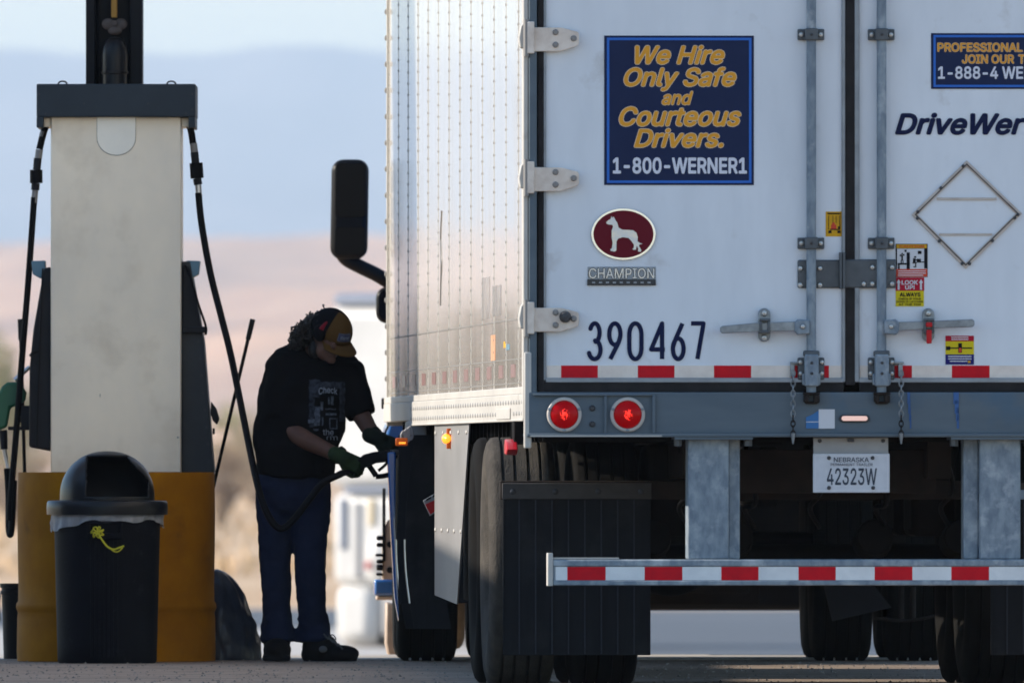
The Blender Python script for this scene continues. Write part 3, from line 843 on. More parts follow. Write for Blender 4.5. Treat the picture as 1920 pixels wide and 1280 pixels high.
# right door
m = MB(); rb(m, 1747, 62, 2030, 166.5, -.0025, .001); m.build('recruiting_sign', 'sign_navy', d2)
border(d2, 1751.5, 65.5, 2026, 163, 4.2, -.0036, 'sign_blue', 'sign_border')
rear_text(d2, 'PROFESSIONAL', (1759, 80, 1919, 97), 'sign_orange', -.0045, .022, 0, 'sign_edge')
rear_text(d2, 'DRIVERS', (1928, 80, 2018, 97), 'sign_orange', -.0045, .022, 0, 'sign_edge')
rear_text(d2, 'JOIN OUR', (1805, 102, 1903, 119), 'sign_orange', -.0045, .022, 0, 'sign_edge')
rear_text(d2, 'TEAM', (1911, 102, 1968, 119), 'sign_orange', -.0045, .022, 0, 'sign_edge')
rear_text(d2, '1-888-4 WERNER', (1760, 124, 1988, 148), 'sign_pale', -.0045, .022)
rear_text(d2, 'DriveWer', (1679, 211, 1925, 253), 'navy_letter', -.004, .030, .28)
rear_text(d2, 'ner.com', (1930, 211, 2128, 253), 'navy_letter', -.004, .030, .28)
# diamond placard holder
c4 = [(1814, 306), (1912, 400), (1812, 498), (1716, 402)]
m = MB()
for i in range(4):
    a, b = c4[i], c4[(i + 1) % 4]; dx, dy = b[0] - a[0], b[1] - a[1]; L = math.hypot(dx, dy); nx_, ny_ = -dy / L * 4.2, dx / L * 4.2
    m.prism([(a[0] + nx_ - dx / L * 4, a[1] + ny_ - dy / L * 4), (b[0] + nx_ + dx / L * 4, b[1] + ny_ + dy / L * 4), (b[0] - nx_ + dx / L * 4, b[1] - ny_ + dy / L * 4), (a[0] - nx_ - dx / L * 4, a[1] - ny_ - dy / L * 4)], .001, -.008 - .0004 * i, lambda p, q, d: (U(p), d, Z(q)))
m.build('placard_frame', 'placard', d2, .002)
m = MB(); rb(m, 1758, 370, 1870, 375, -.006, .001); m.build('placard_slat', 'placard', d2, .001)
m = MB(); rb(m, 1762, 437, 1862, 441, -.006, .001); m.build('placard_slat', 'placard', d2, .001)
m = MB()
for i in range(4):
    a, b = c4[i], c4[(i + 1) % 4]; dx, dy = b[0] - a[0], b[1] - a[1]; L = math.hypot(dx, dy); nx_, ny_ = -dy / L * 2, dx / L * 2
    m.prism([(a[0] + nx_, a[1] + ny_), (b[0] + nx_, b[1] + ny_), (b[0] + nx_ * .2, b[1] + ny_ * .2), (a[0] + nx_ * .2, a[1] + ny_ * .2)], -.008, -.0105 - .0002 * i, lambda p, q, d: (U(p), d, Z(q)))
m.build('placard_groove', 'rust_steel', d2)
bolts(d2, [(1807, 311), (1765, 352), (1722, 397), (1721, 409), (1762, 452), (1805, 494), (1819, 494), (1862, 451), (1904, 408), (1910, 402)], -.0115, .007, 'bolt_dark', 'rivet')
# stickers
def stk(parent, x0, y0, x1, y1, material, v=-.0024, name='sticker'):
    mm = MB(); rb(mm, x0, y0, x1, y1, v, v + .0034); mm.build(name, material, parent)
def ink(parent, rects, material='ink', v=-.0034, name='sticker_print'):
    mm = MB()
    for r_ in rects: rb(mm, *r_, v, v + .0012)
    mm.build(name, material, parent)
stk(d1, 1549, 396.5, 1579, 443, 'sticker_yellow')
ink(d1, [(1552, 399, 1577, 401.5), (1554, 404, 1555.2, 430), (1575, 404, 1576.2, 430), (1562, 404, 1563, 418), (1568, 404, 1569, 418), (1554, 432, 1560, 437), (1571, 432, 1577, 437), (1557, 429, 1575, 431), (1572, 424, 1575, 430)])
ink(d1, [(1559, 421, 1569, 429), (1561, 417, 1566, 421)], 'sticker_orange', -.0036)
stk(d2, 1680.5, 457, 1740.5, 519, 'ink')
stk(d2, 1682, 458, 1739, 465, 'sticker_yellow', -.0028); stk(d2, 1683, 466, 1739, 504, 'paper_white', -.0028); stk(d2, 1681, 504, 1740, 518.5, 'sticker_orange', -.0028)
rear_text(d2, 'CAUTION', (1687, 459.5, 1734, 463.8), 'sticker_orange', -.0042, .03)
ink(d2, [(1684, 493, 1705, 496), (1685, 496, 1688, 504), (1701, 473, 1707, 504), (1734, 465, 1739, 503), (1727, 490, 1734, 492), (1722, 470, 1729, 476), (1720, 485, 1728, 492), (1697, 468, 1701, 472), (1691, 478, 1694, 488), (1688, 477, 1691, 480), (1694, 476, 1697, 479), (1690, 487, 1692, 493), (1693.5, 487, 1695, 493), (1715, 480, 1719, 483), (1713, 484, 1718, 491), (1716, 486, 1723, 488), (1712, 491, 1720, 493.5), (1717, 493, 1719, 499), (1714, 499, 1719, 501), (1691.2, 474, 1693.8, 477.3)], v=-.0042)
ink(d2, [(1685, 507 + 4 * k, 1737 - 5 * (k == 2), 508.6 + 4 * k) for k in range(3)], 'paper_white', -.0042)
stk(d2, 1680.5, 519.8, 1734, 545, 'sticker_red'); stk(d2, 1680.5, 545, 1733.5, 574, 'sticker_lemon')
rear_text(d2, 'LOOK', (1691.5, 525, 1722, 533.5), 'paper_white', -.0042, .025); rear_text(d2, 'UP!', (1698, 534.5, 1716, 542.5), 'paper_white', -.0042, .025)
m = MB()
for cx_ in (1686, 1728):
    m.prism([(cx_ - 4, 530), (cx_, 523), (cx_ + 4, 530), (cx_ + 1.8, 530), (cx_ + 1.8, 543), (cx_ - 1.8, 543), (cx_ - 1.8, 530)], -.003, -.0042, lambda a, b, d: (U(a), d, Z(b)))
m.build('arrow', 'paper_white', d2, angle=0)
rear_text(d2, 'ALWAYS', (1688, 548, 1727, 556), 'ink', -.0042, .03)
for s_, y_ in (('CHECK IF YOUR', 558), ('DOOR IS LATCHED', 563.4), ('AT THE TOP', 568.8)):
    wd = 21 if s_ != 'DOOR IS LATCHED' else 25; rear_text(d2, s_, (1707 - wd, y_, 1707 + wd, y_ + 4), 'ink', -.0042, .02)
stk(d2, 1774, 629, 1827.5, 639.5, 'sticker_red'); stk(d2, 1774, 639.5, 1827.5, 664, 'sticker_lemon'); stk(d2, 1774, 664, 1827.5, 683, 'sticker_blue')
ink(d2, [(1785, 631 + 4 * k, 1817, 632.8 + 4 * k) for k in range(2)] + [(1779 + 3 * (k == 2), 667 + 4.5 * k, 1823 - 8 * (k == 2), 668.8 + 4.5 * k) for k in range(3)], 'paper_white')
ink(d2, [(1778, 651, 1824, 653.5), (1775, 649, 1783, 656), (1798, 643, 1805, 661)]); ink(d2, [(1799, 652, 1804, 660)], 'sticker_orange', -.0042); ink(d2, [(1816, 676, 1821, 680)], 'sticker_yellow', -.0042)
# sill stickers and lamp
m = MB(); m.prism([(1511, 803), (1511, 782), (1523, 777), (1535, 769), (1535, 803)], -.036, -.0385, lambda a, b, d: (U(a), d, Z(b))); m.build('sticker', 'sticker_sky', sill)
stk(sill, 1535, 767, 1565, 803, 'paper_white', -.0385)
ink(sill, [(1511, 790, 1535, 791.2)], 'paper_white', -.0395)
m = MB(); m.prism([(1602 + sx * 22 + 7 * math.cos(t), 784 + 7 * math.sin(t)) for sx, t in [(1, math.pi * (i / 8 - .5)) for i in range(9)] + [(-1, math.pi * (i / 8 + .5)) for i in range(9)]], -.034, -.046, lambda a, b, d: (U(a), d, Z(b)))
mk = m.build('marker_light', 'bolt_dark', trl, .003)
m = MB(); m.prism([(1602 + sx * 20 + 4.5 * math.cos(t), 784 + 4.5 * math.sin(t)) for sx, t in [(1, math.pi * (i / 8 - .5)) for i in range(9)] + [(-1, math.pi * (i / 8 + .5)) for i in range(9)]], -.046, -.050, lambda a, b, d: (U(a), d, Z(b)))
m.build('lens', 'lens_led', mk, .001)
# licence plate
m = MB(); rb(m, 1526, 820, 1667, 860, .01, .02); pb = m.build('plate_bracket', 'bracket_gray', trl, .003)
m = MB(); rb(m, 1590, 822, 1602, 828, -.02, .01); m.build('plate_lamp', 'bolt_dark', pb, .003)
bolts(pb, [(1538, 826), (1657, 826)], .010, .008, 'bolt_dark')
m = MB(); rb(m, 1525, 850, 1669, 923, -.004, .0); lp = m.build('licence_plate', 'plate_white', trl, .0018)
border(lp, 1528, 853, 1666, 920, 2, -.0052, 'paper_white', 'plate_rim')
rear_text(lp, 'NEBRASKA', (1564, 857, 1630, 866), 'plate_ink', -.0055, .012)
rear_text(lp, 'PERMANENT TRAILER', (1558, 868, 1637, 873), 'plate_ink', -.0055, .004)
rear_text(lp, '42323W', (1551, 877, 1645, 909), 'plate_ink', -.0055, .012)
bolts(lp, [(1555, 858), (1637, 858), (1555, 914), (1638, 914)], -.005, .008, 'bolt_dark')

# --- underride guard
BR = 996 + WID * S - 34
m = MB(); rb(m, 1036, 1048, BR - 6, 1097, -.03, .07); m.box(U(1036), U(BR - 6), -.037, -.0295, Z(1061), Z(1049)); m.box(U(1036), U(BR - 6), -.037, -.0295, Z(1096.5), Z(1087.5))
bar = m.build('underride_bar', 'galvanized', trl, .004)
m = MB(); rb(m, 1026, 1036, 1036, 1098, -.04, .075); m.build('end_plate', 'rail_white', bar, .003)
m = MB(); rb(m, 1034, 1044.5, 1160, 1047.5, -.03, .05); m.build('lit_edge', 'rail_white', bar)  # pale strip paints the sunlight along the bar's top edge
m = MB(); rb(m, BR - 6, 1036, BR + 4, 1098, -.04, .075); m.build('end_plate', 'rail_white', bar, .003)
tape_run(bar, [(1063, 1135), (1208, 1279), (1352, 1422), (1497, 1567), (1640, 1711), (1784, 1855), (1928, 1999), (2072, 2143)], 1062, 1087, -.033, 'tape_red', 'tape_white_cool', 1041, 2155)
for x0, x1, x2 in ((1290, 1367, 1389), (1915, 1838, 1809)):
    a, b = sorted((x0, x1)); m = MB(); rb(m, a, 818, b, 1048, .0, .20)
    a, b = sorted((x1, x2)); rb(m, a, 818, b, 1048, .05, .20)
    up = m.build('guard_post', 'galvanized', trl, .006)
    a, b = min(x0, x2) - 16, max(x0, x2) + 22
    m = MB(); rb(m, a - 10, 818, b, 824, -.05, .22); m.build('post_flange', 'frame_gray', up, .002)
    for px in (a - 3, b - 8):
        MB().cyl((U(px), .0, Z(824)), (U(px), .0, Z(836)), .017, n=6).build('bolt', 'plate_gray', up)
m = MB(); rb(m, 1915, 918, 2170, 936, .06, .12); m.build('guard_brace', 'galvanized', trl, .003)

# --- bogie
BU = 1.2     # running gear sits a little left of the body's centre
tp = []
def tyre_mesh():
    W2, RO = .138, .515
    p = [(.29, -.10), (.33, -.125), (.40, -W2), (.46, -W2 - .002), (.495, -W2 + .008), (RO - .004, -W2 + .022)]
    xs = [-.116, -.072, -.030, .030, .072, .116]
    prev = -W2 + .03
    for g in (-.078, -.028, .028, .078):
        p += [(RO, prev), (RO + .002, g - .007), (RO - .013, g - .005), (RO - .013, g + .005)]; prev = g + .007
    p += [(RO + .002, prev), (RO, W2 - .03), (RO - .004, W2 - .022), (.495, W2 - .008), (.46, W2 + .002), (.40, W2), (.33, .125), (.29, .10)]
    return MB().lathe(p, 72, lambda x, y, z: (z, x, y)).mesh('tyre', 30)
tyre_me = tyre_mesh(); tyre_me.materials.append(MATS['tyre_tread'])
tyre_shaded_me = tyre_me.copy(); tyre_shaded_me.materials.clear(); tyre_shaded_me.materials.append(MATS['tyre_shaded'])  # near-black copy paints the shade on inner and far tyres
rim_me = MB().lathe([(.292, -.10), (.285, -.09), (.27, -.02), (.20, .03), (.12, .05), (.10, .07), (.03, .075), (.001, .075)], 40, lambda x, y, z: (z, x, y)).mesh('rim', 30)
rim_me.materials.append(MATS['bracket_gray'])
def wheel(parent, u, v, zc=.515, dark=False, flip=1):
    o = bpy.data.objects.new('wheel', tyre_shaded_me if dark else tyre_me); C.objects.link(o); o.parent = parent; o.location = (u, v, zc); o.rotation_euler = (random.uniform(0, 6), 0, 0)
    r = bpy.data.objects.new('rim', rim_me); C.objects.link(r); r.parent = o; r.scale = (flip, 1, 1)
    return o
for v in (2.2, 3.45):
    for s_ in (-1, 1):
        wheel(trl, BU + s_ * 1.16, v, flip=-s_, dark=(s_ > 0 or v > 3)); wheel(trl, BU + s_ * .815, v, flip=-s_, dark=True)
    MB().cyl((BU - 1.0, v, .515), (BU + 1.0, v, .515), .07, n=16).build('axle', 'under_black', trl)
    for s_ in (-1, 1):
        m = MB(); m.box(BU + s_ * .55 - .09, BU + s_ * .55 + .09, v - .3, v + .3, .62, 1.0); m.build('air_spring', 'under_black', trl, .03)
m = MB()
for s_ in (-1, 1): m.box(BU + s_ * .5 - .05, BU + s_ * .5 + .05, .7, 6.4, .86, 1.02)
for v in (.9, 2.9, 4.4, 6.0): m.box(BU - .5, BU + .5, v, v + .07, .80, .98)
m.build('slider_frame', 'rust_steel', trl, .006)
def fl(px, Y=91.25): return (WX(px, Y) - TX) * math.cos(TH) + (Y - TY) * math.sin(TH)
def fz(py, Y=91.25): return WZ(py, Y)
m = MB(); m.box(fl(936), fl(1800) + .65, 1.16, 1.22, fz(936), fz(901)); m.build('flap_bar', 'rust_steel', trl, .004)
def flap(u0, u1, lab=None):
    nr = 9; mm = MB()
    mm.box(u0, u1, 1.155, 1.163, fz(1227), fz(934))
    w = (u1 - u0) / nr
    for k in range(nr + 1): mm.box(u0 + k * w - (.004 if 0 < k < nr else 0 if k == 0 else .006), u0 + k * w + (.004 if 0 < k < nr else .006 if k == 0 else 0), 1.149, 1.155, fz(1226), fz(936))
    f_ = mm.build('mudflap', 'flap_black', trl, .001)
    mm = MB()
    for k in range(1, nr): mm.box(u0 + k * w - .0022, u0 + k * w + .0022, 1.1465, 1.1492, fz(1225), fz(937))
    mm.build('flap_rib_lit', 'flap_rib_lit', f_, kind='stuff')
    rb_ = MB(); zz = fz(1220)
    while zz < fz(940): rb_.box(u0 + .012, u1 - .012, 1.1535, 1.155, zz, zz + .005); zz += .0155
    rb_.build('flap_ribbing', 'flap_black', f_, kind='stuff')
    mm = MB(); mm.box(u0 - .004, u1 + .004, 1.14, 1.155, fz(935), fz(905)); mm.build('clamp_strip', 'clamp_gray', f_, .003)
    mm = MB()
    for k in range(4):
        c = (u0 + .04 + k * (u1 - u0 - .08) / 3, fz(921)); mm.lathe([(.012, 0), (.012, .004), (.006, .008), (.001, .008)], 12, lambda x, y, z: (c[0] + x, 1.14 - z, c[1] + y))
    mm.build('bolt', 'bolt_dark', f_)
flap(fl(941), fl(1218)); flap(fl(1857), fl(2134))
# red corner marker
c = (-.028, .75, WZ(838, 90.75))
m = MB(); m.prism([(-.035, -.010), (-.01, -.032), (.03, -.028), (.035, .01), (.02, .033), (-.02, .018)], -.045, .0, lambda a, b, d: (c[0] + d, c[1] + a * 4, c[2] + b)); m.build('corner_reflector', 'lens_red_plain', trl, .004)
m = MB(); m.box(-.04, .03, .70, .95, 1.0, 1.095); m.build('lamp_bracket', 'under_black', trl, .004)
# --- side skirt, sunlit aluminium
pts = [(6.0, 1.094), (7.35, .305), (9.9, .33), (9.9, 1.094)]
m = MB(); m.prism(pts, -.012, -.006, lambda a, b, d: (d, a, b)); sk = m.build('side_skirt', 'alu_skirt', trl)
m = MB()
for k in range(5):
    for zz in (1.058, .625):
        vv = (6.25 if zz > 1 else 6.9) + k * ((3.5 if zz > 1 else 2.85) / 4); m.ell((-.014, vv, zz), (.005, .04, .010), 8, 5)
m.build('rivet', 'rail_white', sk)
vv = side_pos(850)
m = MB(); m.ell((-.030, vv, WZ(822, 98.2)), (.022, .06, .024), 12, 8); ml = m.build('marker_light', 'lens_amber', trl)
m = MB(); m.box(-.030, -.008, vv - .03, vv + .03, WZ(841, 98.2), WZ(803, 98.2)); m.build('lamp_base', 'lens_amber_dim', ml, .004)
# inner dark skirt and landing gear behind the bright skirt
m = MB(); m.prism([(9.95, 1.1), (9.95, .31), (5.2, .28), (5.2, 1.1)], .12, .125, lambda a, b, d: (d, a, b)); m.build('inner_skirt', 'under_black', trl)
m = MB()
for s_ in (.45, 2.1): m.box(s_, s_ + .12, 11.7, 11.84, .42, 1.1); m.box(s_ - .06, s_ + .18, 11.6, 11.94, .38, .42)
m.box(.5, 2.2, 11.74, 11.8, .75, .81); m.build('landing_gear', 'under_black', trl, .006)
# brake chambers and air lines under the floor
for s_ in (-.62, -.28, .30, .66):
    MB().cyl((BU + s_, 1.75, .62), (BU + s_, 1.98, .60), .075, .085, 16).build('brake_chamber', 'under_black', trl, .008)
for k_ in range(5):
    x_ = BU - .55 + k_ * .27
    MB().tube([(x_, .95, 1.0), (x_ + .05, 1.1, .82 - .05 * (k_ % 2)), (x_ + .02, 1.4, .74), (x_ + .08, 1.8, .66)], .011, 8).build('air_line', 'hose_black', trl)
# ================================================================ TRACTOR UNIT
QY = 103.25
trc = empty('tractor_unit', (WX(1262, QY), QY, 0), R(1.0))
tag(trc, 'blue truck tractor in front of the trailer with black door mirror', 'truck')
QX = trc.location.x
def qx(px, Y): return (WX(px, Y) - QX) * math.cos(R(1)) + (Y - QY) * math.sin(R(1))
def qp(px, py, Y): return (qx(px, Y), Y - QY, WZ(py, Y))
for v in (.55, 1.85):
    for s_ in (-1, 1):
        wheel(trc, s_ * 1.14, v, dark=True, flip=-s_); wheel(trc, s_ * .795, v, dark=True, flip=-s_)
    MB().cyl((-.9, v, .515), (.9, v, .515), .085, n=16).build('axle', 'under_black', trc)
    MB().ell((0, v, .54), (.24, .26, .24), 16, 10).build('differential', 'under_black', trc)
STY = 7.2
for s_ in (-1, 1): wheel(trc, s_ * 1.0, STY, flip=-s_)
m = MB()
for s_ in (-1, 1): m.box(s_ * .43 - .04, s_ * .43 + .04, -.5, 8.0, .72, 1.0)
m.box(-.45, .45, 3.2, 7.6, .30, 1.05); m.box(-.6, .6, 6.9, 7.4, .22, .45)
m.build('chassis', 'under_black', trc, .01)
m = MB(); m.box(-1.05, 1.08, 7.95, 8.15, .185, .75); m.build('front_bumper', 'cab_dark', trc, .03)
m = MB(); m.box(-.98, 1.0, 3.85, 3.98, .45, 1.45); m.build('shade_panel', 'under_black', trc)  # black sheet added for the shade in the gap under the trailer
m = MB(); m.box(-.95, .95, 4.0, 6.4, 1.08, 3.7); m.box(-.80, .80, 6.4, 8.1, .75, 1.9)
cabm = m.build('cab', 'cab_blue', trc, .08)
# cab corner and side fairing seen beside the trailer
m = MB()
Yf = 107.6
poly = [(722, 815), (727, 793), (738, 786), (792, 784), (792, 850), (724, 850)]
m.prism([(qx(a, Yf), WZ(b, Yf)) for a, b in poly], Yf - QY, Yf - QY + 1.4, lambda a, b, d: (a, d, b)); fa = m.build('cab_fairing', 'cab_blue', trc, .02)
m = MB(); m.tube([qp(731, 786, Yf - .02), qp(727, 800, Yf - .02), qp(722, 812, Yf - .02), qp(720, 840, Yf - .02)], .006, 6); m.build('panel_gap', 'cab_dark', fa)
poly = [(726, 848), (742, 846), (741, 980), (745, 1085), (748, 1165), (740, 1120), (733, 1000)]
m = MB(); m.prism([(qx(a, 103.0), WZ(b, 103.0)) for a, b in poly], 103.0 - QY, 103.0 - QY + .30, lambda a, b, d: (a, d, b)); m.build('side_fairing', 'cab_blue', trc, .008)
# tank bracket plate with fittings, sunlit
Yb = 108.7
m = MB(); m.prism([(qx(a, Yb), WZ(b, Yb)) for a, b in [(717, 1000), (727, 974), (742, 974), (742, 1090), (717, 1090)]], Yb - QY, Yb - QY + .3, lambda a, b, d: (a, d, b)); tb = m.build('tank_bracket', 'tan_metal_sunlit', trc, .008)
m = MB()
for py, w, h in ((1008, 12, 9), (1021, 12, 8), (1040, 14, 6), (1052, 12, 8), (1063, 12, 12), (1076, 13, 6)):
    a = qp(718 - w, py + h / 2, Yb - .03); b = qp(718, py - h / 2, Yb + .12); m.box(a[0], b[0], a[1], b[1], a[2], b[2])
m.build('fitting', 'cab_dark', tb, .008)
m = MB()
for py in (1020, 1068): p = qp(731, py, Yb - .004); m.cyl(p, (p[0], p[1] + .02, p[2]), .016, n=14)
m.build('plug', 'cab_dark', tb)
m = MB(); a = qp(719, 975, Yb); m.box(a[0] - .006, a[0] + .01, a[1] - .02, a[1] + .03, a[2] - .2, WZ(915, Yb)); m.build('grab_rail', 'cab_dark', trc, .004)
m = MB(); a = qp(702, 1116, 107.9); b = qp(748, 1086, 107.9); m.box(a[0], b[0], a[1], a[1] + .5, a[2], b[2]); sp = m.build('cab_step', 'cab_blue', trc, .012)
m = MB(); a = qp(706, 1124, 107.92); b = qp(748, 1117, 107.92); m.box(a[0], b[0], a[1], a[1] + .48, a[2], b[2]); m.build('step_edge', 'tan_metal_sunlit', sp, .004)
# tan block: sunlight painted as the colour of the front tyre's outer wall
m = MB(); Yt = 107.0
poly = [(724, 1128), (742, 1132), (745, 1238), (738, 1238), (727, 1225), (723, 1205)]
m.prism([(qx(a, Yt), WZ(b, Yt)) for a, b in poly], Yt - QY, Yt - QY + .5, lambda a, b, d: (a, d, b)); m.build('sunlit_tyre_wall', 'tan_metal_sunlit', trc, .01)
# quarter fenders with bright edges
for px, top in ((752, 850), (768, 835)):
    m = MB(); e = MB()
    pts = [(px + 8, top), (px - 2, 905), (px - 8, 985), (px - 7, 1060), (px + 1, 1130), (px + 9, 1178)]
    Yq = 102.2 + (768 - px) * .02
    A = catmull([Vector(qp(a, b, Yq)) for a, b in pts])
    for i in range(len(A) - 1):
        p0, p1 = A[i], A[i + 1]
        m.add([p0, p1, (p1.x + .17, p1.y + .02, p1.z), (p0.x + .17, p0.y + .02, p0.z), (p0.x, p0.y + .02, p0.z), (p1.x, p1.y + .02, p1.z)], [(0, 1, 2, 3), (0, 4, 5, 1), (3, 2, 5, 4)])
    q = m.build('quarter_fender', 'flap_black', trc)
    lo = [p for p in A if p.z < WZ(1000, Yq)]
    e.tube([(p.x - .003, p.y - .004, p.z) for p in lo[:-6]], .004, 6, False); e.build('bright_edge', 'steel_bright', q)
# rear mud flaps of the tractor
m = MB(); a = qp(747, 1130, 102.3); b = qp(896, 815, 102.3); m.box(a[0], b[0], a[1], a[1] + .01, a[2], b[2]); m.build('mudflap', 'flap_black', trc)
poly = [(1545, 1098), (1640, 1098), (1672, 1138), (1561, 1164)]
m = MB(); m.prism([(qx(a_, 102.4), WZ(b_, 102.4)) for a_, b_ in poly], -.85, -.84, lambda a_, b_, d: (a_, d, b_)); m.build('mudflap', 'pump_dark', trc)
m = MB()
for px in (1690, 1712): p = qp(px, 1160, 103.0); m.cyl(p, (p[0], p[1], WZ(1100, 103.0)), .014, n=10)
p0 = qp(1640, 1158, 102.9); p1 = qp(1762, 1152, 102.9); m.tube([p0, ((p0[0] + p1[0]) / 2, p0[1], p0[2] - .012), p1], .008, 6)
m.build('flap_hanger', 'rust_steel', trc)
# hazard tile
Yh = 101.9
m = MB(); m.prism([(qx(a, Yh), WZ(b, Yh)) for a, b in [(793, 938), (806, 967), (826, 953), (826, 918)]], Yh - QY, Yh - QY + .01, lambda a, b, d: (a, d, b)); hz = m.build('hazard_reflector', 'trim_gray', trc, .002)
m = MB(); m.prism([(qx(a, Yh), WZ(b, Yh)) for a, b in [(797, 945), (807, 964), (826, 950), (826, 932)]], Yh - QY - .004, Yh - QY + .001, lambda a, b, d: (a, d, b)); m.build('red_field', 'lens_red_plain', hz)
m = MB()
for a0, a1 in ((799, 808), (811, 822)):
    m.prism([(qx(a, Yh), WZ(b, Yh)) for a, b in [(a0, 939 - (a0 - 799) * .55), (a1, 934 - (a1 - 808) * .55), (a1, 930 - (a1 - 808) * .55), (a0, 935 - (a0 - 799) * .55)]], Yh - QY - .004, Yh - QY + .001, lambda a, b, d: (a, d, b))
m.build('slot', 'cab_dark', hz)
# amber lamp and air line coil near the man's hand
c = qp(753, 828, 102.0)
m = MB(); m.box(c[0] - .028, c[0] + .028, c[1], c[1] + .04, c[2] - .018, c[2] + .018); al = m.build('side_lamp', 'lens_amber_dim', trc, .005)
m = MB(); m.box(c[0] - .012, c[0] + .018, c[1] - .004, c[1] + .01, c[2] - .009, c[2] - .001); m.build('bulb', 'lens_amber', al)
m = MB()
for k in range(3): p = qp(757 + k * 6, 820 - k * 4, 102.1); m.tube([(p[0] + .012 * math.cos(t), p[1], p[2] + .028 * math.sin(t)) for t in [j * .785 for j in range(8)]], .006, 6, True, True)
m.build('air_line', 'bracket_gray', trc)
m = MB(); p = qp(722, 756, 106.0); m.cyl((p[0] - .018, p[1], p[2]), (p[0] + .05, p[1], p[2]), .026, n=14); m.build('gland_connector', 'cab_dark', trc, .004)
# door mirrors
Ym = 109.4
def mp(px, py, d=0): return (qx(px, Ym), Ym - QY + d, WZ(py, Ym))
def rrect(x0, y0, x1, y1, r, n=6, skew=0):
    out = []
    for cx_, cy_, a0 in ((x1 - r, y0 + r, -90), (x1 - r, y1 - r, 0), (x0 + r, y1 - r, 90), (x0 + r, y0 + r, 180)):
        for i in range(n + 1):
            t = R(a0 + 90 * i / n); yy = cy_ + r * math.sin(t); out.append((cx_ + r * math.cos(t) + skew * (yy - y0) / (y1 - y0), yy))
    return out
mm_ = lambda a, b, d: (qx(a, Ym), Ym - QY + d, WZ(b, Ym))
m = MB(); m.prism(rrect(622, 299, 692, 486, 22, skew=-3), 0, .10, mm_); mh = m.build('door_mirror', 'mirror_black', trc, .028)
m = MB(); m.prism(rrect(629, 306, 687, 408, 8, skew=-1), -.004, .01, mm_); m.build('mirror_glass', 'mirror_glass', mh, .003)
m = MB(); m.prism(rrect(628, 425, 686, 478, 8, skew=-1), -.004, .01, mm_); m.build('mirror_glass', 'mirror_glass', mh, .003)
m = MB(); m.tube([mp(636, 462, .07), mp(648, 484, .07), mp(674, 499, .07), mp(705, 514, .07), mp(740, 533, .07), mp(790, 545, .07)], .036, 12); m.build('mirror_arm', 'mirror_black', mh)
m = MB(); m.prism(rrect(705, 538, 752, 606, 20), 0, .08, mm_); m2 = m.build('convex_mirror', 'mirror_black', trc, .022)
m = MB(); m.prism(rrect(709, 543, 748, 601, 17), -.003, .01, mm_); m.build('mirror_glass', 'mirror_glass', m2, .003)

# ================================================================ FUEL PUMP
PY = 103.95
pmp = empty('fuel_pump', (WX(218, PY), PY, 0))
tag(pmp, 'tall steel diesel pump cabinet with dark cap behind the yellow drum', 'fuel pump')
PX = pmp.location.x
def pp(px, py, d=0): return (WX(px, PY) - PX, d, WZ(py, PY))
def pbx(mb, px0, py0, px1, py1, d0, d1): a = pp(px0, py1); b = pp(px1, py0); mb.box(a[0], b[0], d0, d1, a[2], b[2]); return mb
pmap = lambda a, b, d: (WX(a, PY) - PX, d, WZ(b, PY))
m = MB(); pbx(m, 95, 219, 340, 886, 0, .62); cab_ = m.build('cabinet', 'pump_steel', pmp, .006)
arc = [(182 + 0, 219), (182, 258)] + [(218 - 36 * math.cos(t), 258 + 33 * math.sin(t)) for t in [math.pi * i / 14 for i in range(1, 14)]] + [(254, 258), (254, 219)]
m = MB(); m.prism([(218 + (a - 218) * 1.02, 219 + (b - 219) * 1.016) for a, b in arc], -.0012, .002, pmap); m.build('flap_gap', 'pump_dark', cab_, angle=0)
m = MB(); m.prism(arc, -.004, .001, pmap); m.build('access_flap', 'pump_flap', cab_, angle=0)
m = MB(); pbx(m, 187, 738, 188.2, 744, -.002, .001); pbx(m, 332, 818, 335, 821, -.003, .001); m.build('scratch', 'rivet_gray', cab_)
m = MB(); pbx(m, 69, 158, 367, 220, -.07, .70); cp_ = m.build('cap', 'pump_cap', pmp, .006)
m = MB(); pbx(m, 69, 219.5, 82, 240, -.068, .69); pbx(m, 354, 219.5, 366, 240, -.068, .69); m.build('cap_cheek', 'pump_cap', cp_, .004)
m = MB(); pbx(m, 82, 221, 96, 238, .02, .6); pbx(m, 340, 221, 354, 238, .02, .6); m.build('side_shelf', 'pump_steel', pmp, .003)
m = MB()
for px, py in ((74, 177), (74, 206), (361, 177), (361, 206), (158, 195), (278, 195), (86, 214), (349, 214)):
    p = pp(px, py, -.07); m.cyl(p, (p[0], p[1] - .004, p[2]), .0045, n=8)
m.build('screw', 'bolt_dark', cp_)
m = MB()
for px in (116, 320): 
    a = pp(px, 158, .1); m.tube([(a[0] - .022, a[1], a[2] - .004), (a[0] - .012, a[1], a[2] + .012), (a[0] + .010, a[1], a[2] + .014), (a[0] + .022, a[1], a[2] + .002), (a[0] + .005, a[1], a[2] - .006)], .004, 6)
m.build('lifting_eye', 'column_black', cp_)
